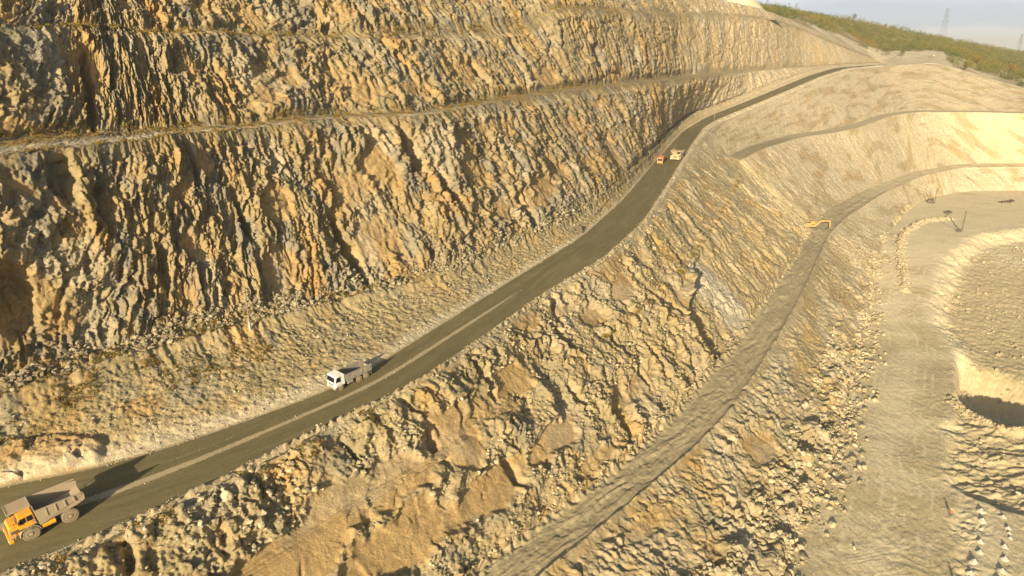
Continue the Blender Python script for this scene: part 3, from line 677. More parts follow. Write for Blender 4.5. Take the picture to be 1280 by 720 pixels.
def rocks(name, pts, size, mat, label, cat, tm=TMP1, sink=.25):
    n = len(pts); Rm = rotm(n); sc = size[:,None]*RNG.uniform(.6,1.15,(n,3)); VS = []; FS = []; MS = []; off_ = 0
    ti = RNG.integers(0, len(tm), n)
    for k, (V, F) in enumerate(tm):
        j = np.nonzero(ti == k)[0]
        if not len(j): continue
        W = np.einsum('nij,nvj->nvi', Rm[j], V[None]*sc[j][:,None,:]); W[...,2] *= .8
        W += pts[j][:,None,:]+np.array([0,0,1])*(size[j]*(.5-sink))[:,None,None]
        VS.append(W.reshape(-1,3)); FS.append((F[None]+off_+(np.arange(len(j))*len(V))[:,None,None]).reshape(-1,3)); off_ += W.shape[0]*W.shape[1]
        MS.append(np.repeat(RNG.uniform(0,1,(len(j),1)), len(V), 0).reshape(-1))
    mk_ = np.concatenate(MS); mk_ = np.stack([mk_]*3+[mk_*0+1], -1)
    V = np.concatenate(VS)
    o = np_mesh(name, V, np.concatenate(FS), mat, V[:,:2], mk_, smooth=False)
    return tag(o, label, cat, kind='stuff')
m, nt, b = newmat('rubble_rock'); N = NB(nt); pos = N.n('ShaderNodeNewGeometry').outputs['Position']
vc = N.n('ShaderNodeVertexColor', layer_name='zone')
c = N.ramp(vc.outputs[0], [(0,(.26,.21,.12)),(.35,(.35,.285,.165)),(.7,(.41,.34,.205)),(1,(.48,.41,.27))])
c = N.mix(1.0, c, N.ramp(N.noise(pos, 3.0, 5, .7), [(.25,(.72,.72,.72)),(.5,(1,1,1)),(.75,(1.2,1.2,1.2))]), 'MULTIPLY')
N.ln(c, b.inputs['Base Color']); N.ln(N.bump(N.noise(pos, 4.0, 5, .7), .5, .1), b.inputs['Normal']); M_ROCK = m; M_ROCKD = m.copy(); M_ROCKD.name = 'weathered_rubble'
for n_ in M_ROCKD.node_tree.nodes:
    if n_.type == 'VALTORGB' and len(n_.color_ramp.elements) == 4:
        for e_, c_ in zip(n_.color_ramp.elements, ((.15,.12,.07),(.25,.20,.12),(.31,.26,.16),(.40,.34,.22))): e_.color = c_+(1,)
def pick(P, st, v, strip, v0, v1, n, c0=0, c1=1e9, clump=None, seed=0, avoid=None):
    rows_ = np.nonzero((st == strip) & (v >= v0) & (v <= v1))[0]
    r = RNG.choice(rows_, n*3); c = RNG.integers(int(c0), int(min(c1, P.shape[1]-1)), n*3)
    if avoid is not None: k_ = avoid[r, c] < .35; r = r[k_]; c = c[k_]
    p = P[r, c]
    if clump is not None:
        w_ = fbm(p[:,0]/clump, p[:,1]/clump, 70+seed, 3); p = p[w_ > .10+RNG.normal(0,.10,len(p))]
    return p[:n]+RNG.normal(0,.15,(len(p[:n]),3))*np.array([1,1,0])
def lsize(n, lo, hi, p=2.2): return lo+(hi-lo)*RNG.uniform(0,1,n)**p
q = pick(P1, st1, VL1, 6, .0, .62, 5200, 0, 780, 6, 1)
q = np.vstack([q, pick(P1, st1, VL1, 5, .93, 1.0, 2200, 0, 780, 6, 2)])
rocks('face_rubble', q, lsize(len(q), .14, .75, 3), M_ROCKD, 'broken rock lying along the foot of the upper faces', 'rubble')
q = np.vstack([pick(P1, st1, VL1, 7, .05, .97, 3200, 0, 780, 7, 3), pick(P1, st1, VL1, 9, .2, 1, 500, 0, 800, 4, 4)])
rocks('bank_rubble', q, lsize(len(q), .06, .30, 3), M_ROCK, 'small stones scattered on the banks beside the haul road', 'stones')
q = np.vstack([pick(P2, st2l, v2l, 3, 0, 1, 3600, 0, 800, 5, 5, CL2), pick(P2, st2l, v2l, 1, 0, 1, 2600, 0, 800, 5, 6, CL2), pick(P2, st2l, v2l, 3, .9, 1, 1500, 0, 800, 4, 7)])
rocks('slope_rubble', q, lsize(len(q), .10, .65, 3.2), M_ROCK, 'loose stones scattered down the slope below the haul road', 'stones')
q = np.vstack([pick(P1, st1, VL1, 8, 0, .045, 900, 0, 900, 5, 31), pick(P1, st1, VL1, 8, .95, 1, 800, 0, 900, 5, 32), pick(P1, st1, VL1, 8, .40, .55, 130, 0, 420, 5, 33)])
rocks('spilled_gravel', q, lsize(len(q), .05, .20, 3), M_ROCK, 'spilled gravel along the edges of the haul road', 'gravel')
# rubble heaps spilling on to the pit floor
def fz(p):
    z, *_ = floor_z(p[:,0], p[:,1]); return z
q = np.vstack([pick(P2, st2l, v2l, 5, .50, 1.0, 6500, 0, 860, 7, 8), pick(P2, st2l, v2l, 5, .80, 1.0, 1700, 860, 1300, 9, 18)])
f = F1[(F1[:,1] > 85) & (F1[:,1] < 300)]
qi = RNG.integers(0, len(f), 3800); e = f[qi]+np.stack([RNG.normal(-.5,3.0,3800), RNG.normal(0,2.0,3800), np.zeros(3800)], 1)
e[:,2] = np.maximum(fz(e), -200); w_ = fbm(e[:,0]/7, e[:,1]/7, 33, 3); e = e[w_ > -.05]
q = np.vstack([q, e])
rocks('pit_rubble', q, lsize(len(q), .16, 1.15, 2.6), M_ROCK, 'heaped rubble along the foot of the lowest slope', 'rubble')
cc = np.vstack([C2[i]+(C2[i+1]-C2[i])*RNG.uniform(0,1,(260,1)) for i in range(len(C2)-1)])+RNG.normal(0,1.1,(260*(len(C2)-1),2))
cc = np.c_[cc, fz(cc)]
rocks('windrow', cc, lsize(len(cc), .2, .9, 2), M_ROCK, 'curved windrow of rock on the pit floor', 'rubble')
g = np.c_[RNG.uniform(90,400,26000), RNG.uniform(100,400,26000)]
zf, gg, nn, dc_, ds_ = floor_z(g[:,0], g[:,1])
k = (gg*(1-nn) > .5) & (fbm(g[:,0]/9, g[:,1]/9, 41, 3) > .12) & (g[:,0] < .95*g[:,1]+20)
g = np.c_[g, zf][k][:4200]
l2 = np.vstack([L2[i]+(L2[i+1]-L2[i])*RNG.uniform(0,1,(220,1)) for i in range(len(L2)-2)]); l2 = l2+RNG.normal(0,1.0,l2.shape)
g = np.vstack([g, np.c_[l2, fz(l2)]])
rocks('quarry_rubble', g, lsize(len(g), .15, .95, 2.4), M_ROCK, 'broken rock strewn over the lower part of the pit', 'rubble')
# large single boulders
bt = TMP2
def boulder(p, r, label, group, k):
    V, F = bt[k % len(bt)]; M_ = M_ROCKD if 'dark' in label else M_ROCK; Rm = rotm(1)[0]; W = (V*np.array([1.15,.95,.8])*r)@Rm.T
    o = np_mesh('boulder', W, F, M_, V[:,:2], np.tile([[RNG.uniform(.5,1) if M_ is M_ROCK else 0.0]*3+[1]], (len(V),1)), smooth=False)
    o.location = (p[0], p[1], p[2]+r*.25); tag(o, label, 'boulder', group)
q = pick(P2, st2l, v2l, 5, .72, 1.0, 22, 40, 700, 7, 8)
for i, p in enumerate(q): boulder(p, random.uniform(.9,1.6), 'large pale boulder lying in the rubble at the foot of the lowest slope', 'boulders at the foot of the lowest slope', i)
p0 = lambda Pm, px, py: Pm.reshape(-1,3)[np.argmin(np.sum((np.stack(project(Pm.reshape(-1,3))[:2], -1)-np.array([px, py]))**2, 1))]
boulder(p0(P1, 724, 289), 1.5, 'dark boulder on the verge left of the haul road bend', None, 3)
boulder(p0(P2, 284, 622), .9, 'pale flat boulder at the lower road edge behind the orange dump truck', None, 5)

# ------------------------------------------------------------------ trees and bushes
def leaf_cloud(centres, radii, per, size):
    """many small leaf-clump triangles through the volume of each crown"""
    n = len(centres); tot = n*per
    d = RNG.normal(size=(tot,3)); d /= np.linalg.norm(d, axis=1)[:,None]
    r = RNG.uniform(.35,1,tot)**.6
    lump = 1+.35*np.sin(d[:,0]*5+np.repeat(RNG.uniform(0,6,n),per))*np.sin(d[:,1]*4+np.repeat(RNG.uniform(0,6,n),per))
    P0 = np.repeat(centres, per, 0)+d*(r*lump)[:,None]*np.repeat(radii, per, 0)
    s = np.repeat(size if np.ndim(size) else np.full(n, size), per)*RNG.uniform(.6,1.3,tot)
    a = RNG.normal(size=(tot,3)); a /= np.linalg.norm(a, axis=1)[:,None]
    b_ = np.cross(a, RNG.normal(size=(tot,3))); b_ /= np.linalg.norm(b_, axis=1)[:,None]
    V = np.stack([P0+a*s[:,None], P0-a*(s*.6)[:,None]+b_*s[:,None]*.8, P0-a*(s*.6)[:,None]-b_*s[:,None]*.8], 1).reshape(-1,3)
    F = np.arange(tot*3).reshape(-1,3); col = np.repeat(RNG.uniform(0,1,n), per)+RNG.normal(0,.08,tot)
    mk_ = np.repeat(np.clip(col,0,1), 3); return V, F, np.stack([mk_]*3+[mk_*0+1], -1)
m, nt, b = newmat('foliage'); N = NB(nt); vc = N.n('ShaderNodeVertexColor', layer_name='zone')
c = N.ramp(vc.outputs[0], [(0,(.05,.07,.014)),(.35,(.09,.10,.018)),(.6,(.14,.13,.022)),(.8,(.20,.14,.026)),(1,(.23,.115,.025))])
N.ln(c, b.inputs['Base Color']); b.inputs['Roughness'].default_value = .7
b.inputs['Transmission Weight'].default_value = 0; M_LEAF = m
m, nt, b = newmat('bark'); N = NB(nt); pos = N.n('ShaderNodeNewGeometry').outputs['Position']
N.ln(N.ramp(N.noise(pos, 3, 5, .6), [(.3,(.07,.055,.035)),(.7,(.14,.11,.075))]), b.inputs['Base Color']); M_BARK = m
# wood on the hill
nt_ = 8500
rr_ = RNG.uniform(1.95, 4.25, nt_*2); cc_ = RNG.integers(0, len(hx), nt_*2)
ri_ = np.clip(np.searchsorted(sth+vh, rr_), 0, PH.shape[0]-1)
c3 = PH[ri_, cc_]+RNG.normal(0,1.5,(nt_*2,3))*np.array([1,1,0])
X_, Y_, D_ = project(c3)
clear = ((X_ > 1118) & (X_ < 1182) & (rr_ < 2.35)) | ((X_ < 1130) & (rr_ < 2.3) & (RNG.uniform(0,1,len(X_)) < .6)) | ((X_ < 1120)&(rr_ < 3)&(fbm(c3[:,0]/25, c3[:,1]/25, 77, 3) < -.05))
fr = (X_ > 1185)
extra = PH[np.clip(np.searchsorted(sth+vh, RNG.uniform(1.25,2,900)),0,PH.shape[0]-1), RNG.integers(0, len(hx), 900)]
ex_, _, _ = project(extra); extra = extra[(ex_ > 1186)]
c3 = np.vstack([c3[~clear][:nt_], extra])
hh = RNG.uniform(1.3, 3.4, len(c3))*(1+.5*sst(.0,.4,fbm(c3[:,0]/40, c3[:,1]/40, 78, 3)))
rad = np.stack([1.15*hh*RNG.uniform(.7,1.1,len(c3)), hh*RNG.uniform(.7,1.1,len(c3)), hh], 1)
c3[:,2] += hh*.7
V, F, mk_ = leaf_cloud(c3, rad, 46, .42)
bigc = .5+.9*fbm(V[:,0]/60, V[:,1]/60, 79, 3); mk_[:,:3] = np.clip(mk_[:,:3]*.55+bigc[:,None]*.45, 0, 1)
tag(np_mesh('wood', V, F, M_LEAF, V[:,:2], mk_), 'autumn wood of bushes and low trees covering the hill', 'wood', kind='stuff')
def tree(px, py, t, h, w_, tone, label):
    p = PH.reshape(-1,3); X, Y, D = project(p); i = np.argmin((X-px)**2+(Y-py)**2+((D-t)*.12)**2); base = p[i]
    r = bpy.data.objects.new('tree', None); COL.objects.link(r); r.location = base; tag(r, label, 'tree')
    bm = bmesh.new(); rr = random.Random(int(px))
    def limb(a, b_, r0, r1):
        ax = (b_-a); L = ax.length; M = Matrix.Translation((a+b_)/2)@ax.to_track_quat('Z','Y').to_matrix().to_4x4()
        bmesh.ops.create_cone(bm, cap_ends=True, segments=7, radius1=r0, radius2=r1, depth=L, matrix=M)
    limb(Vector((0,0,-.4)), Vector((.1,0,h*.55)), .05*h*.6, .03*h*.5)
    for k in range(5):
        a = rr.uniform(0,6.28); z = h*rr.uniform(.25,.5)
        limb(Vector((.06,0,z)), Vector((math.cos(a)*w_*.6, math.sin(a)*w_*.6, z+h*.25)), .02*h*.5, .01*h*.4)
    me = bpy.data.meshes.new('trunk'); bm.to_mesh(me); bm.free(); me.materials.append(M_BARK)
    o = bpy.data.objects.new('trunk', me); COL.objects.link(o); o.parent = r
    cs = []; rd = []
    for k in range(9):
        a = rr.uniform(0,6.28); q_ = rr.uniform(0,.6)*w_
        cs.append((math.cos(a)*q_, math.sin(a)*q_, h*rr.uniform(.32,.85))); rd.append([w_*rr.uniform(.35,.55)]*2+[h*rr.uniform(.14,.22)])
    V, F, mk_ = leaf_cloud(np.array(cs), np.array(rd), 70, .26); mk_[:,:3] = np.clip(mk_[:,:3]*.25+tone, 0, 1)
    o = np_mesh('crown', V, F, M_LEAF, V[:,:2], mk_); o.parent = r
tree(1068, 27, 830, 12, 3.6, .15, 'tall green tree standing above the ridge line of the wooded hill')
tree(978, 16, 690, 8, 4.2, .1, 'dark green tree on the crest beside the pale stockpile')
tree(1127, 71, 600, 8, 3.6, .3, 'olive tree just left of the clearing with the parked vehicle')
tree(1190, 76, 590, 8, 4.0, .25, 'green tree just right of the clearing with the parked vehicle')
tree(1222, 82, 570, 9, 4.0, .75, 'brown autumn tree near the rim, left of the orange-leaved tree')
tree(1262, 92, 560, 10, 4.2, .95, 'orange-leaved tree near the rim at the right side of the hill')
tree(1206, 90, 545, 6, 3.2, .35, 'low round bush at the rim right of the clearing')
tree(1276, 112, 520, 8, 3.8, .3, 'green tree nearest the camera at the far right rim')

# dry scrub and weeds on the ledges and the bank
tq = np.vstack([pick(P1, st1, VL1, 4, .0, .4, 420, 0, 900, 5, 21), pick(P1, st1, VL1, 4, .8, 1, 300, 0, 900, 4, 22), pick(P1, st1, VL1, 2, 0, 1, 700, 0, 1000, 5, 23), pick(P1, st1, VL1, 3, .93, 1, 350, 0, 900, 4, 24),
                pick(P1, st1, VL1, 6, .1, .9, 420, 0, 500, 6, 25), pick(P1, st1, VL1, 7, 0, .5, 260, 0, 350, 6, 26), pick(P2, st2l, v2l, 1, 0, .3, 160, 0, 400, 4, 27), pick(P2, st2l, v2l, 2, .6, 1, 260, 600, 1100, 4, 28)])
h_ = RNG.uniform(.18, .55, len(tq)); tq[:,2] += h_*.4
V, F, mk_ = leaf_cloud(tq, np.stack([h_*1.3, h_*1.3, h_*.8], 1), 34, .13); mk_[:,:3] = .62+.38*mk_[:,:3]
tag(np_mesh('scrub', V, F, M_LEAF, V[:,:2], mk_), 'dry scrub and weeds tufted along the quarry ledges', 'scrub', kind='stuff')
# ================================================================== objects
def flat(name, col, rough=.6, metal=0, dirt=.0, dcol=(.36,.28,.17)):
    m, nt, b = newmat(name); N = NB(nt); pos = N.n('ShaderNodeTexCoord').outputs['Object']
    n = N.noise(pos, 1.4, 6, .65); c = N.mix(N.math('MULTIPLY', N.step(n, .62-dirt*.5, .80-dirt*.35), min(1, dirt*1.6)), tuple(col), dcol)
    N.ln(c, b.inputs['Base Color']); b.inputs['Roughness'].default_value = rough; b.inputs['Metallic'].default_value = metal
    return m
M_OR = flat('orange_paint', (.82,.35,.02), .55, 0, .38); M_TR = flat('dusty_steel', (.36,.28,.19), .8, 0, .5)
M_WH = flat('white_paint', (.78,.75,.68), .45, 0, .3); M_DK = flat('dark_steel', (.045,.04,.035), .7, 0, .45, (.20,.155,.095))
M_TY = flat('tyre_rubber', (.05,.045,.04), .9, 0, .75, (.26,.205,.13)); M_RIM = flat('rim_paint', (.35,.28,.17), .7, 0, .5)
M_GL = flat('dark_glass', (.012,.015,.018), .08); M_YE = flat('yellow_paint', (.42,.25,.035), .7, 0, .5)
M_GY = flat('grey_body_paint', (.22,.21,.19), .6, 0, .5); M_BE = flat('beige_body', (.47,.36,.20), .7, 0, .3)
M_RD = flat('orange_red_paint', (.62,.24,.10), .5, 0, .1); M_WD = flat('pole_wood', (.20,.16,.11), .9, 0, .3)
M_LT = flat('lamp_glass', (.8,.78,.7), .2); M_VE = flat('orange_vest', (.85,.13,.03), .8); M_CL = flat('dark_clothes', (.05,.055,.07), .9)
M_SK = flat('skin', (.45,.27,.18), .6); M_HE = flat('white_helmet', (.85,.85,.82), .35); M_PY = flat('galvanised_steel', (.16,.17,.18), .6, .3)
M_CN = flat('drill_cuttings', (.46,.42,.33), .95, 0, .3); M_BL = flat('pale_concrete', (.42,.39,.34), .9, 0, .3)
def root(name, loc, head, label, cat, group=None):
    """Empty at the thing's base; head = compass heading of its front in radians; local +x is forward"""
    o = bpy.data.objects.new(name, None); COL.objects.link(o); o.location = loc; o.rotation_euler = (0,0,math.pi/2-head)
    return tag(o, label, cat, group)
class MB:
    def __init__(s): s.bm = bmesh.new()
    def box(s, x0, x1, y0, y1, z0, z1, bev=.04, rot=None):
        M = Matrix.Translation(((x0+x1)/2,(y0+y1)/2,(z0+z1)/2))
        if rot is not None: M = M@rot.to_matrix().to_4x4()
        r = bmesh.ops.create_cube(s.bm, size=1, matrix=M@Matrix.Diagonal((x1-x0,y1-y0,z1-z0,1)))
        if bev: 
            ed = list({e for v in r['verts'] for e in v.link_edges}); bmesh.ops.bevel(s.bm, geom=ed, offset=bev, segments=2, affect='EDGES', profile=.5)
        return s
    def prism(s, prof, y0, y1):
        """side profile (x,z) extruded across y"""
        a = [s.bm.verts.new((x,y0,z)) for x,z in prof]; b = [s.bm.verts.new((x,y1,z)) for x,z in prof]; n = len(prof)
        s.bm.faces.new(a); s.bm.faces.new(b[::-1])
        for i in range(n): s.bm.faces.new((a[i],b[i],b[(i+1)%n],a[(i+1)%n]))
        return s
    def cyl(s, a, b, r, r2=None, seg=16):
        a = Vector(a); b = Vector(b); ax = b-a; M = Matrix.Translation((a+b)/2)@ax.to_track_quat('Z','Y').to_matrix().to_4x4()
        bmesh.ops.create_cone(s.bm, cap_ends=True, segments=seg, radius1=r, radius2=r if r2 is None else r2, depth=ax.length, matrix=M); return s
    def lathe(s, prof, c, seg=32):
        """profile (r, y) turned about the y axis at centre c"""
        rings = []
        for r, y in prof: rings.append([s.bm.verts.new((c[0]+r*math.cos(a), c[1]+y, c[2]+r*math.sin(a))) for a in [2*math.pi*k/seg for k in range(seg)]])
        for A, B in zip(rings[:-1], rings[1:]):
            for k in range(seg): s.bm.faces.new((A[k],A[(k+1)%seg],B[(k+1)%seg],B[k]))
        s.bm.faces.new(rings[0][::-1]); s.bm.faces.new(rings[-1]); return s
    def build(s, name, mat, parent=None):
        bmesh.ops.recalc_face_normals(s.bm, faces=s.bm.faces[:])
        me = bpy.data.meshes.new(name); s.bm.to_mesh(me); s.bm.free(); me.materials.append(mat)
        o = bpy.data.objects.new(name, me); COL.objects.link(o)
        if parent: o.parent = parent
        return o
def wheel(par, x, y, r, w, side):
    """side = +1 when the outer face looks to +y"""
    b = MB(); prof = [(r*.62,-w/2),(r*.93,-w/2),(r,-w*.32),(r,w*.32),(r*.93,w/2),(r*.62,w/2)]
    b.lathe(prof, (x, y, r))
    for k in range(24):
        a = 2*math.pi*k/24
        b.box(x+(r+.0)*math.cos(a)-.05*r, x+r*math.cos(a)+.05*r, y-w*.45, y+w*.45, r+r*math.sin(a)-.05*r, r+r*math.sin(a)+.05*r, 0)
    t = b.build('tyre', M_TY)
    wr = bpy.data.objects.new('wheel', None); COL.objects.link(wr); wr.parent = par; t.parent = wr
    f = side*w/2
    b = MB(); b.lathe([(r*.60,f-side*.02),(r*.60,f+side*.01),(r*.5,f+side*.03),(r*.45,f-side*.10),(r*.24,f-side*.10),(r*.22,f+side*.06),(r*.05,f+side*.08)][::1], (x,y,r), 24)
    b.build('rim', M_RIM, wr); return wr
def nearest(Pm, x, y): 
    q_ = Pm.reshape(-1,3); return q_[np.argmin((q_[:,0]-x)**2+(q_[:,1]-y)**2)]
def on_road(px, py):
    q_ = ROADP.reshape(-1,3); X, Y, D = project(q_); return q_[np.argmin((X-px)**2+(Y-py)**2)]
def slope_pitch(p, h, d=4.0):
    """pitch and roll of the road under a thing of heading h"""
    f = np.array([math.sin(h), math.cos(h)]); a = nearest(ROADP, *(p[:2]+f*d)); b_ = nearest(ROADP, *(p[:2]-f*d))
    return math.atan2(a[2]-b_[2], 2*d)

def quarry_dumper(p, head, label, cabm=M_OR, bodym=M_TR):
    r = root('dump_truck', p, head, label, 'dump truck')
    r.rotation_euler[1] = -slope_pitch(p, head)
    b = MB(); b.box(-3.0,3.7,-.75,-.45,1.0,1.5).box(-3.0,3.7,.45,.75,1.0,1.5).box(-2.6,-1.9,-1.3,1.3,.75,1.2).box(1.7,2.3,-1.4,1.4,.75,1.15).box(-.4,.2,-.7,.7,1.05,1.45).box(2.3,3.6,-.9,.9,.8,1.3)
    b.build('chassis', M_DK, r)
    # bonnet and radiator front
    b = MB(); b.prism([(2.2,1.25),(3.95,1.15),(4.15,1.5),(4.1,2.35),(3.9,2.65),(2.2,2.75)], -1.15, 1.45)
    hood = b.build('bonnet', cabm, r); bv = hood.modifiers.new('b','BEVEL'); bv.width = .08; bv.segments = 2
    b = MB()
    for k in range(7): b.box(4.12,4.20,-.75,.75,1.38+k*.135,1.44+k*.135,0)
    b.build('grille', M_DK, r)
    b = MB(); b.box(3.9,4.45,-1.9,1.9,.75,1.2,.08); b.build('bumper', cabm, r)
    for s in (-1,1):
        MB().cyl((4.42,s*1.45,1.0),(4.49,s*1.45,1.0),.16).build('headlight', M_LT, r)
    # deck over the front wheels, mudguards
    b = MB(); b.box(1.0,3.6,-2.0,-.2,2.28,2.40,.03).box(1.0,3.95,1.46,2.02,1.98,2.08,.03); b.build('deck', M_DK, r)
    for s in (-1,1):
        b = MB(); prof = []
        for k in range(9):
            a = math.pi*(k/8); prof.append((2.1+1.18*math.cos(a), 1.05+1.10*math.sin(a)))
        inner = [(2.1+(x-2.1)*.93, 1.05+(z-1.05)*.93) for x,z in prof]
        b.prism(prof+inner[::-1], s*1.30, s*2.05); b.build('mudguard', M_TR if bodym is M_TR else bodym, r)
    # cab on the left
    b = MB(); b.prism([(1.15,2.1),(3.0,2.1),(3.15,2.75),(2.85,3.75),(1.25,3.85)], .35, 1.95)
    cab = b.build('cab', cabm, r); bv = cab.modifiers.new('b','BEVEL'); bv.width = .07; bv.segments = 2
    b = MB(); b.prism([(3.02,2.72),(3.17,2.78),(2.92,3.62),(2.80,3.60)], .50, 1.80); b.build('windscreen', M_GL, cab)
    for y0, y1 in ((1.93,1.985),(.315,.37)):
        b = MB(); b.prism([(2.15,2.85),(2.88,2.85),(2.72,3.52),(2.15,3.55)], y0, y1); b.build('side_window', M_GL, cab)
        b = MB(); b.prism([(1.38,2.85),(2.02,2.85),(2.02,3.55),(1.42,3.58)], y0, y1); b.build('side_window', M_GL, cab)
    MB().box(1.34,1.58,1.975,2.03,2.6,2.66,0).build('door_handle', M_DK, cab)
    b = MB(); b.cyl((3.05,1.9,3.3),(3.45,2.2,3.3),.03,seg=6).box(3.38,3.44,2.1,2.4,2.95,3.55,.02); b.build('mirror', M_DK, cab)
    b = MB()
    for x in (3.75,4.25): b.cyl((x,1.75,.7),(x-.2,1.75,2.05),.035,seg=6)
    for k in range(5): b.cyl((3.72-.03*k,1.75,.75+k*.28),(4.22-.03*k,1.75,.75+k*.28),.03,seg=6)
    b.build('ladder', M_TR, r)
    b = MB()
    for pts in (((1.1,-1.95,2.4),(1.1,-1.95,3.2)),((2.3,-1.95,2.4),(2.3,-1.95,3.2)),((3.5,-1.95,2.4),(3.5,-1.95,3.2)),((1.1,-1.95,3.2),(3.5,-1.95,3.2)),((3.5,-1.95,3.2),(3.5,-.4,3.2)),((3.5,-.4,2.4),(3.5,-.4,3.2))): b.cyl(*pts, .03, seg=6)
    b.build('railing', cabm, r)
    b = MB(); b.cyl((-.7,1.55,1.25),(.85,1.55,1.25),.42); b.build('fuel_tank', cabm, r)
    b = MB(); b.cyl((-.5,-1.5,1.25),(.8,-1.5,1.25),.38).box(-.2,.6,-1.0,1.0,1.5,1.9); b.build('hydraulic_tank', M_DK, r)
    # dump body: open tray with its floor rising to the tail
    T_ = .10; W_ = 2.05
    b = MB()
    fl = [(.95,1.70),(.95,1.82),(-3.3,2.30),(-4.35,2.60),(-4.35,2.48),(-3.3,2.18)]
    b.prism(fl, -W_+.25, W_-.25)
    side = [(.95,1.65),(1.10,3.75),(-1.0,3.72),(-3.0,3.62),(-4.45,3.30),(-4.35,2.42),(-3.3,2.10)]
    for s in (-1,1):
        n0 = len(b.bm.verts); b.prism(side, s*(W_-T_), s*W_); b.bm.verts.ensure_lookup_table()
        for v in list(b.bm.verts)[n0:]: v.co.y -= s*.30*max(0, min(1, (3.7-v.co.z)/1.7))
        for x in (-.1,-1.15,-2.2,-3.25): b.box(x-.09,x+.09, s*(W_-.02)-.09, s*(W_-.02)+.09, 2.45-.0*x+(-x)*.1, 3.66,.02)
    b.prism([(.85,1.85),(1.0,3.85),(1.12,3.85),(.97,1.85)], -W_+.05, W_-.05)
    dbody = b.build('dump_body', bodym, r)
    b = MB()
    for s in (-1,1): b.box(-4.35,1.1,s*2.03-.09,s*2.03+.09,0,.14,.03,)
    bm_ = b.bm
    for v in bm_.verts: v.co.z += 3.74-.075*max(0,-1.0-v.co.x)
    b.build('top_rail', bodym, dbody)
    b = MB(); b.box(1.12,3.7,-2.0,.45,3.84,3.93,.02)
    for k in range(9): b.box(1.14,3.66,-1.96+k*.285,-1.86+k*.285,3.93,4.07,.02)
    b.box(3.62,3.72,-2.0,.45,3.78,4.08,.02).box(1.10,1.20,-2.0,.45,3.84,4.08,.02)
    can = b.build('canopy', bodym, dbody)
    b = MB()
    for k in range(8): b.box(1.22,3.6,-1.85+k*.285,-1.69+k*.285,3.935,3.95,0)
    b.build('canopy_dark_strips', M_DK, dbody)  # thin dark strips laid in the gaps between the canopy ribs
    for s in (-1,1): MB().cyl((.3,s*.95,1.5),(-.9,s*.95,2.15),.13).build('hoist_ram', M_TR, r)
    for s in (-1,1):
        wheel(r, 2.1, s*1.68, .98, .62, s); wheel(r, -2.3, s*1.72, .98, .58, s); wheel(r, -2.3, s*1.06, .98, .58, s)
    MB().cyl((-2.3,-1.7,.98),(-2.3,1.7,.98),.22).build('axle', M_DK, r); MB().cyl((2.1,-1.7,.98),(2.1,1.7,.98),.18).build('axle', M_DK, r)
    return r

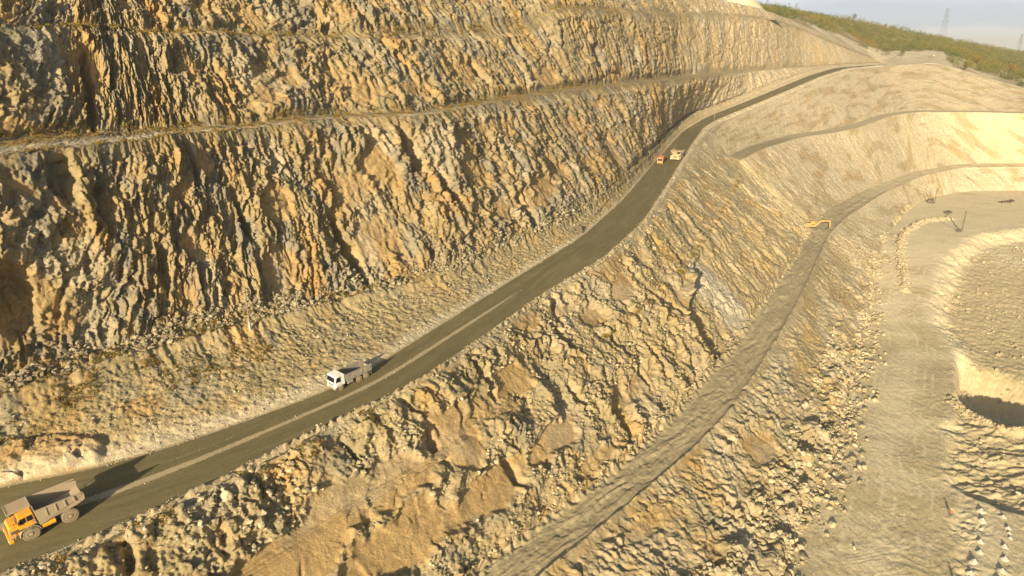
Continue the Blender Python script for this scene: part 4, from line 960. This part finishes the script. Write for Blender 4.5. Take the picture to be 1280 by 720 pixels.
def tipper(p, head, label):
    r = root('tipper_truck', p, head, label, 'tipper truck'); r.rotation_euler[1] = -slope_pitch(p, head)
    MB().box(-3.6,2.9,-.45,-.2,.75,1.05,.02).box(-3.6,2.9,.2,.45,.75,1.05,.02).box(-3.5,-3.3,-1.2,1.2,.7,.95,.02).build('chassis', M_DK, r)
    b = MB(); b.prism([(1.75,.95),(3.72,.80),(3.80,1.75),(3.52,2.92),(1.95,3.0),(1.75,2.8)], -1.22, 1.22)
    cab = b.build('cab', M_WH, r); bv = cab.modifiers.new('b','BEVEL'); bv.width = .09; bv.segments = 3
    b = MB(); b.prism([(3.78,1.82),(3.825,1.86),(3.60,2.70),(3.55,2.68)], -1.05, 1.05); b.build('windscreen', M_GL, cab)
    for s in (-1,1):
        b = MB(); b.prism([(2.55,1.78),(3.50,1.78),(3.32,2.60),(2.55,2.62)], s*1.205, s*1.235); b.build('side_window', M_GL, cab)
        b = MB(); b.cyl((3.55,s*1.2,2.5),(3.7,s*1.5,2.4),.025,seg=6).box(3.66,3.72,s*1.5-.1,s*1.5+.1,1.9,2.45,.02); b.build('mirror', M_DK, cab)
        MB().box(3.84,3.90,s*.95-.16,s*.95+.16,.66,.84,.03).build('headlight', M_LT, r)
        b = MB(); prof = []
        for k in range(9):
            a = math.pi*(k/8); prof.append((2.75+.70*math.cos(a), .62+.66*math.sin(a)))
        inner = [(2.75+(x-2.75)*.90, .62+(z-.62)*.90) for x,z in prof]
        b.prism(prof+inner[::-1], s*.88, s*1.25); b.build('mudguard', M_DK, r)
        b = MB(); b.prism([(-3.75,.95),(-3.70,.95),(-3.70,.35),(-3.75,.35)], s*.8, s*1.25); b.build('mud_flap', M_DK, r)
    MB().box(3.55,3.86,-1.22,1.22,.50,.86,.05).build('bumper', M_GY, r)
    MB().box(3.80,3.83,-.8,.8,1.15,1.28,0).box(3.80,3.83,-.8,.8,1.38,1.50,0).build('grille', M_DK, r)
    MB().cyl((.2,1.0,.85),(1.2,1.0,.85),.33).build('fuel_tank', M_GY, r); MB().box(.3,1.1,-1.2,-.7,.6,1.1,.05).build('battery_box', M_DK, r)
    b = MB(); b.box(-3.9,1.45,-1.15,1.15,1.18,1.28,.01)
    for s in (-1,1):
        n0 = len(b.bm.verts); b.prism([(1.45,1.2),(1.55,2.55),(-3.95,2.40),(-3.9,1.2)], s*1.18, s*1.25)
        for v in list(b.bm.verts)[n0:]:
            if v.co.z < 1.3: v.co.y -= s*.12
        for x in (.9,0,-.9,-1.8,-2.7,-3.5): b.box(x-.05,x+.05,s*1.24-.05,s*1.24+.05,1.35,2.42,.01)
        b.box(-3.95,1.5,s*1.24-.06,s*1.24+.06,2.38,2.48,.02)
    b.prism([(1.45,1.2),(1.58,2.75),(1.66,2.75),(1.55,1.2)], -1.22, 1.22).prism([(-3.88,1.25),(-3.92,1.75),(-3.99,1.75),(-3.95,1.25)], -1.10, 1.10)
    b.build('dump_body', M_GY, r)
    for s in (-1,1):
        wheel(r, 2.75, s*1.05, .56, .32, s)
        for x in (-1.15,-2.6): wheel(r, x, s*1.08, .56, .30, s); wheel(r, x, s*.74, .56, .30, s)
    for x in (2.75,-1.15,-2.6): MB().cyl((x,-1,.56),(x,1,.56),.11).build('axle', M_DK, r)
    return r
p = on_road(62, 655); quarry_dumper(p, R(222+3), 'orange dump truck with an empty dusty tray at the lower left')
p = on_road(438, 478); tipper(p, R(222), 'white cab tipper truck with a grey tray on the haul road')
p = on_road(846, 199); quarry_dumper(p, R(205), 'far beige dump truck climbing down behind the small orange truck', M_BE, M_BE)
# small orange truck ahead of it
p = on_road(826, 204); r = root('small_truck', p, R(200), 'small orange truck far up the haul road ahead of the beige dump truck', 'truck'); r.rotation_euler[1] = -slope_pitch(p, R(200))
b = MB(); b.prism([(1.2,.6),(3.0,.55),(3.05,1.4),(2.75,2.5),(1.2,2.6)], -1.1, 1.1); cab = b.build('cab', M_RD, r)
MB().prism([(3.02,1.45),(3.08,1.47),(2.80,2.35),(2.74,2.33)], -.95, .95).build('windscreen', M_GL, cab)
for s in (-1,1): MB().prism([(1.7,1.5),(2.75,1.5),(2.55,2.3),(1.7,2.3)], s*1.09, s*1.12).build('side_window', M_GL, cab)
MB().box(-3.0,1.15,-1.15,1.15,.95,2.7,.06).build('box_body', M_RD, r)
MB().box(-3.0,2.8,-.5,.5,.6,.9,.02).build('chassis', M_DK, r)
for s in (-1,1):
    for x in (2.1,-1.9): wheel(r, x, s*.95, .48, .3, s)

# excavator
def excavator(p, head, label):
    r = root('excavator', p, head, label, 'excavator')
    for s in (-1,1):
        b = MB(); b.prism([(-2.1,.15),(-1.7,0),(1.7,0),(2.1,.15),(2.25,.5),(2.0,.9),(-2.0,.9),(-2.25,.5)], s*1.05, s*1.6); b.build('track', M_DK, r)
    MB().box(-1.2,1.2,-1.0,1.0,.4,1.0).cyl((0,0,.9),(0,0,1.25),.8).build('undercarriage', M_DK, r)
    h = MB().box(-2.7,1.6,-1.4,1.4,1.2,1.9,.06).box(-2.8,-.5,-1.4,1.4,1.9,2.7,.12).build('house', M_YE, r)
    MB().box(-2.95,-2.3,-1.35,1.35,1.3,2.4,.1).build('counterweight', M_DK, h)
    c_ = MB().prism([(-.4,1.9),(1.5,1.9),(1.6,2.4),(1.2,3.2),(-.4,3.2)], .35, 1.35).build('cab', M_YE, r)
    MB().prism([(1.50,2.0),(1.63,2.42),(1.25,3.12),(1.20,3.10)], .45, 1.25).build('windscreen', M_GL, c_)
    MB().prism([(-.2,2.3),(1.35,2.3),(1.1,3.05),(-.2,3.05)], 1.345, 1.375).build('side_window', M_GL, c_)
    MB().prism([(.9,1.5),(1.2,2.0),(3.3,4.0),(5.6,4.2),(7.2,3.9),(7.2,3.5),(5.6,3.65),(3.5,3.35),(1.6,1.4)], -.75, -.25).build('boom', M_YE, r)
    MB().prism([(6.8,4.3),(7.3,4.25),(7.6,.9),(7.25,.9)], -.7, -.3).build('stick', M_YE, r)
    MB().prism([(7.7,1.0),(7.1,1.05),(6.3,.45),(6.3,.0),(7.1,-.15),(7.7,.4)], -1.1, .1).build('bucket', M_DK, r)
    b = MB().cyl((1.3,-.5,1.7),(3.2,-.5,3.4),.10,seg=8).cyl((4.0,-.5,4.2),(6.7,-.5,4.45),.08,seg=8); b.build('hydraulic_ram', M_DK, r)
    return r
def at_floor(px, py):
    q_ = PF.reshape(-1,3); X, Y, D = project(q_); return q_[np.argmin((X-px)**2+(Y-py)**2)]
def at2(px, py, strip=None):
    q_ = P2[(st2l == strip)].reshape(-1,3) if strip is not None else P2.reshape(-1,3); X, Y, D = project(q_); return q_[np.argmin((X-px)**2+(Y-py)**2)]
p = at2(1014, 286, 4); excavator(p+np.array([0,0,.1]), R(100), 'yellow tracked excavator working at the head of the pit track')
def rig(px, py, hm, lean, label, body=True, hdg=R(120)):
    p = at_floor(px, py); r = root('drill_rig', p, hdg, label, 'drill rig')
    k = 1.0 if body else .55
    for s in (-1,1): MB().prism([(-1.6*k,.1),(-1.3*k,0),(1.3*k,0),(1.6*k,.1),(1.7*k,.4*k),(1.5*k,.75*k),(-1.5*k,.75*k),(-1.7*k,.4*k)], s*.7*k, s*1.15*k).build('track', M_DK, r)
    h = MB().box(-2.1*k,1.0*k,-1.1*k,1.1*k,.75*k,2.1*k,.08).box(-.2*k,1.0*k,.1*k,1.1*k,2.1*k,2.9*k,.05).build('house', M_DK, r)
    MB().box(.98*k,1.03*k,.2*k,1.0*k,2.2*k,2.8*k,0).build('window', M_GL, h)
    b = MB()
    for dx in (0,.35):
        for dy in (0,.35): b.cyl((1.5*k+dx,-.4+dy,.2),(1.5*k+dx,-.4+dy,hm),.085,seg=6)
    n = int(hm/.8)
    for i in range(n):
        z = .4+i*.8; b.cyl((1.5*k,-.4,z),(1.5*k+.35,-.4,z+.6),.03,seg=5).cyl((1.5*k,-.05,z),(1.5*k+.35,-.05,z+.6),.03,seg=5).cyl((1.5*k,-.4,z+.3),(1.5*k,-.05,z+.6),.03,seg=5)
    b.box(1.4*k,1.5*k+.5,-.5,.1,hm-.2,hm+.15,.03); b.build('mast', M_DK, r)
    MB().cyl((-1.2*k,0,1.6*k),(-1.2*k+lean[0],lean[1],lean[2]),.22,.12,8).build('boom', M_DK, r)
    return r
rig(1164, 254, 8.5, (-3.2,1.2,8.0), 'dark tracked drill rig with two raised masts near the far pit wall')
rig(1199, 290, 10.5, (-6.5,-7.5,10.5), 'slim drill rig with one upright and one leaning mast behind the windrow', False)
# low dark machine, far right
p = at_floor(1258, 254); r = root('flatbed_trailer', p, R(80), 'long low dark trailer standing on the far pit floor at the right', 'trailer')
MB().box(-4.2,4.2,-1.2,1.2,.9,1.2,.03).build('bed', M_DK, r); MB().box(2.6,4.0,-1.15,1.15,1.2,2.0,.08).build('load', M_DK, r)
for s in (-1,1):
    for x in (-3.2,-2.1,2.6): wheel(r, x, s*.95, .45, .35, s)
p = at_floor(1186, 267); r = root('off_road_car', p, R(60), 'small dark car parked between the two drill rigs', 'car')
b = MB(); b.prism([(-2.1,.45),(2.1,.45),(2.15,.95),(1.1,1.1),(.6,1.7),(-1.7,1.75),(-2.1,1.1)], -.9, .9); b.build('body', M_DK, r)
MB().prism([(.72,1.14),(.98,1.14),(.58,1.62),(.50,1.62)], -.8, .8).build('windscreen', M_GL, r)
for s in (-1,1):
    for x in (-1.35,1.35): wheel(r, x, s*.82, .36, .24, s)
# vehicle in the clearing
q_ = PH.reshape(-1,3); X, Y, D = project(q_); p = q_[np.argmin((X-1163)**2+(Y-71.5)**2+((D-600)*.02)**2)]
r = root('parked_pickup', p, R(250), 'pale grey pickup parked in the clearing on the wooded hill', 'pickup')
MB().prism([(-2.7,.5),(2.6,.5),(2.65,1.1),(1.5,1.25),(1.0,1.95),(-.5,1.95),(-.6,1.2),(-2.7,1.2)], -.95, .95).build('body', M_GY, r)
for s in (-1,1): MB().prism([(-.35,1.3),(1.2,1.3),(.9,1.8),(-.35,1.85)], s*.94, s*.97).build('side_window', M_GL, r)
MB().box(-2.65,-.65,-.9,.9,1.2,1.55,.03).build('cargo_cover', M_WH, r)
for s in (-1,1):
    for x in (-1.8,1.75): wheel(r, x, s*.86, .40, .26, s)

# utility poles
def upole(p, h, label, col=M_WD, stub=False, hd=R(120)):
    r = root('utility_pole', p-np.array([0,0,.3]), hd, label, 'utility pole', None)
    MB().cyl((0,0,0),(0,0,h),.15,.10,10).build('post', col, r)
    MB().box(-.06,.06,-.95,.95,h-.75,h-.63,.01).cyl((0,-.6,h-1.2),(0,-.1,h-.7),.03,seg=6).cyl((0,.6,h-1.2),(0,.1,h-.7),.03,seg=6).build('crossarm', col, r)
    for y in (-.85,0,.85): MB().cyl((0,y,h-.63 if y else h),(0,y,h-.43 if y else h+.2),.05,.035,8).build('insulator', M_BL, r)
    if stub: MB().box(-.17,.17,-.17,.17,0,2.1,.03).build('footing', M_BL, r)
def at1(px, py, s0=5, s1=9):
    q_ = P1[(st1 >= s0) & (st1 <= s1)].reshape(-1,3); X, Y, D = project(q_); return q_[np.argmin((X-px)**2+(Y-py)**2)]
upole(at1(313, 413), 8.5, 'utility pole with a pale concrete foot on the berm left of the white truck', stub=True)
upole(at1(576, 343), 8.5, 'utility pole on the berm at the foot of the face above the road')
upole(at1(742, 270), 8.5, 'utility pole on the verge inside the bend of the haul road')
upole(at1(893, 149, 8, 9), 9.5, 'utility pole on the outer shoulder of the climbing haul road')
upole(at2(999, 158), 9.5, 'utility pole on the slope above the branch ledge')
# lattice pylons beyond the ridge
def pylon(px, ybase, ytop, t, label):
    top = unp(px, ytop, t=t); base = unp(px, ybase, t=t); h = top[2]-base[2]+14
    r = root('pylon', (top[0], top[1], top[2]-h), R(60), label, 'pylon'); b = MB(); w0 = h*.10; w1 = h*.018; T_ = max(.10, t*.00011)
    lev = [0,.2,.38,.54,.68,.8,.9,1.0]
    def c4(f): 
        w_ = w0+(w1-w0)*f**.8; return [Vector((sx*w_, sy*w_, f*h)) for sx, sy in ((1,1),(-1,1),(-1,-1),(1,-1))]
    for a, d in zip(lev[:-1], lev[1:]):
        A = c4(a); B = c4(d)
        for k in range(4): b.cyl(A[k], B[k], T_, seg=5); b.cyl(A[k], B[(k+1)%4], T_*.6, seg=4); b.cyl(A[(k+1)%4], B[k], T_*.6, seg=4)
    b.build('tower', M_PY, r); b = MB()
    for f, L in ((.66,.20),(.80,.16),(.92,.12)):
        for s in (-1,1): b.cyl((0,0,f*h),(s*L*h,0,f*h),T_,seg=5).cyl((0,0,(f+.05)*h),(s*L*h,0,f*h),T_*.7,seg=4).cyl((s*L*h,0,f*h),(s*L*h,0,(f-.03)*h),T_*.8,seg=4)
    b.build('crossarm', M_PY, r)
pylon(1185, 47, 10, 960, 'tallest lattice pylon standing behind the ridge of the wooded hill')
pylon(1278, 62, 42, 1300, 'distant lattice pylon at the right edge above the hill')
pylon(960, 12, -4, 1300, 'faint lattice pylon at the top, left of the far pair')
pylon(987, 14, 3, 1500, 'left one of the faint pair of lattice pylons above the crest')
pylon(996, 16, 4, 1600, 'right one of the faint pair of lattice pylons above the crest')
# stockpile behind the crest
xs = np.linspace(-1,1,70); X, Y = np.meshgrid(xs, xs); rr = np.hypot(X, Y)
Zs = np.clip(1-rr, -.2, 1)**1.0 if False else np.clip(1.0-rr*1.0, 0, .62)/.62
c0 = unp(927, 22, t=482); Vm = np.stack([c0[0]+X*25, c0[1]+Y*16+6, c0[2]-2+Zs*14+.5*fbm(X*5, Y*5, 801, 4)], -1)
mk_ = np.zeros((70*70,4)); mk_[:,3] = .9
tag(np_mesh('stockpile', Vm.reshape(-1,3), gridq(70,70), M_WALL, np.stack([X*25,Y*20],-1).reshape(-1,2), mk_), 'pale stockpile of crushed stone on top of the upper face', 'stockpile')
# drill cuttings in rows
def cone(px, py, r_, group, label):
    px += random.uniform(-1,1); r_ *= random.uniform(.8,1.15); p = at_floor(px, py); n = 28; k = np.linspace(0, 1, 9); A = np.linspace(0, 2*np.pi, n+1); K, AA = np.meshgrid(k, A, indexing='ij')
    rad = K*r_*1.0*(1+.10*fbm(AA*1.2+px, K*3, 812, 2)); z = r_*.70*(1-K)**1.15*(1+.35*fbm(AA*1.0+px, K*2, 814, 2))+.10*fbm(AA*2+px, K*5, 813, 2)*K-(K > .99)*.25
    V = np.stack([rad*np.cos(AA), rad*np.sin(AA), z], -1); V[:,-1] = V[:,0]
    o = np_mesh('cuttings_cone', V.reshape(-1,3), gridq(*K.shape)[:,::-1], M_CN); o.location = p; tag(o, label, 'gravel cone', group)
for px, py, r_ in ((1229,629,.75),(1226,639,.85),(1229,651,.9),(1228,661,.75),(1226,677,.95),(1224,690,1.0),(1218,702,1.0),(1213,716,.9),(1232,641,.5)):
    cone(px, py, r_, 'cones in the left row of drill cuttings', 'small pale cone of drill cuttings in the left-hand row')
for px, py, r_ in ((1255,646,.8),(1260,660,.9),(1261,667,.6),(1256,684,.95),(1256,699,1.05),(1252,714,1.1),(1262,673,.5),(1249,727,1.1)):
    cone(px, py, r_, 'cones in the right row of drill cuttings', 'small pale cone of drill cuttings in the right-hand row')
# people
def person(px, py, head, label):
    p = at_floor(px, py); r = root('person', p, head, label, 'person')
    V = [(0,0,.95),(0,0,1.20),(0,0,1.42),(0,0,1.55),(.02,0,1.66),(.01,0,1.74), (0,.19,1.40),(.03,.24,1.12),(.12,.22,.90),(.15,.21,.80), (0,-.19,1.40),(-.02,-.25,1.12),(.05,-.25,.88),(.08,-.24,.78),
         (0,.10,.88),(.05,.12,.48),(.02,.12,.09),(.14,.13,.04), (0,-.10,.88),(-.03,-.12,.48),(-.10,-.12,.09),(.02,-.13,.04)]
    E_ = [(0,1),(1,2),(2,3),(3,4),(4,5),(2,6),(6,7),(7,8),(8,9),(2,10),(10,11),(11,12),(12,13),(0,14),(14,15),(15,16),(16,17),(0,18),(18,19),(19,20),(20,21)]
    rad = [.16,.15,.16,.065,.10,.085,.075,.055,.042,.045,.075,.055,.042,.045,.10,.07,.05,.05,.10,.07,.05,.05]
    me = bpy.data.meshes.new('body'); me.from_pydata(V, E_, []); me.materials.append(M_CL); o = bpy.data.objects.new('body', me); COL.objects.link(o); o.parent = r
    md = o.modifiers.new('skin','SKIN'); sv = me.skin_vertices[0].data
    for i, q_ in enumerate(rad): sv[i].radius = (q_, q_)
    sv[0].use_root = True; o.modifiers.new('sub','SUBSURF').levels = 1
    MB().cyl((0,0,.98),(0,0,1.46),.235,.215,14).build('vest', M_VE, r)
    b = MB(); bmesh.ops.create_uvsphere(b.bm, u_segments=14, v_segments=8, radius=.145, matrix=Matrix.Translation((.01,0,1.76))@Matrix.Diagonal((1.1,1,.8,1)))
    b.cyl((.03,0,1.73),(.03,0,1.75),.17,seg=14); b.build('helmet', M_HE, r)
person(1187, 645, R(200), 'person in an orange vest and white helmet on the pit floor')
person(1193, 732, R(200), 'person in an orange vest nearest the camera, left of the cuttings rows')
# ================================================================== light, sky, air
SUN_AZ, SUN_EL = R(202.0), R(14.5)
sl = bpy.data.lights.new('sun', 'SUN'); sl.energy = 5.0; sl.angle = R(.5); sl.color = (1.0, .86, .61)
so = bpy.data.objects.new('sun', sl); COL.objects.link(so)
dv = Vector((math.sin(SUN_AZ)*math.cos(SUN_EL), math.cos(SUN_AZ)*math.cos(SUN_EL), math.sin(SUN_EL)))
so.rotation_euler = dv.to_track_quat('Z', 'Y').to_euler(); so.location = (-80, -150, 60)
w = bpy.data.worlds.new('World'); S.world = w; w.use_nodes = True
nt = w.node_tree; bg = nt.nodes['Background']; sk = nt.nodes.new('ShaderNodeTexSky'); sk.sky_type = 'NISHITA'
sk.sun_disc = False; sk.sun_elevation = SUN_EL; sk.sun_rotation = SUN_AZ; sk.air_density = 1.2; sk.dust_density = 2.5
N = NB(nt); tc = N.n('ShaderNodeTexCoord').outputs['Generated']; sx_ = N.n('ShaderNodeSeparateXYZ'); N.ln(tc, sx_.inputs[0])
n = N.noise(tc, 5.0, 6, .55, .3, 1, 1, 7)                      # a low bank of grey cloud along the horizon
el = N.math('ADD', sx_.outputs[2], N.math('MULTIPLY', N.math('SUBTRACT', n, .5), .05))
cl = N.ramp(el, [(0,(6.2,6.4,6.5)),(.012,(6.2,6.4,6.5)),(.020,(4.7,5.3,5.9)),(.045,(5.0,5.5,6.1)),(.06,(6.9,7.3,7.6)),(.12,(7.2,7.8,8.2))])
f = N.n('ShaderNodeMapRange'); f.inputs[1].default_value = .10; f.inputs[2].default_value = .22; f.inputs[3].default_value = 1; f.inputs[4].default_value = 0
N.ln(sx_.outputs[2], f.inputs[0])
c = N.mix(f.outputs[0], sk.outputs[0], cl); N.ln(c, bg.inputs[0]); bg.inputs[1].default_value = .065
vs = S.view_settings; vs.view_transform = 'Standard'; vs.look = 'None'; vs.exposure = 0.97; vs.gamma = 1.0
S.cycles.max_bounces = 4; S.cycles.diffuse_bounces = 2; S.cycles.volume_bounces = 0

hm = bpy.data.materials.new('haze_air'); hm.use_nodes = True; nt = hm.node_tree; nt.nodes.clear()
o_ = nt.nodes.new('ShaderNodeOutputMaterial'); pv = nt.nodes.new('ShaderNodeVolumePrincipled')
pv.inputs['Color'].default_value = (.93,.92,.90,1); pv.inputs['Density'].default_value = .00013; pv.inputs['Anisotropy'].default_value = .1
nt.links.new(pv.outputs[0], o_.inputs['Volume'])
b = MB(); b.box(-14500,14500,-14500,14500,-114,95,0); tag(b.build('haze', hm), 'thin warm haze filling the air over the quarry', 'haze', kind='stuff')
S.cycles.volume_step_rate = 10
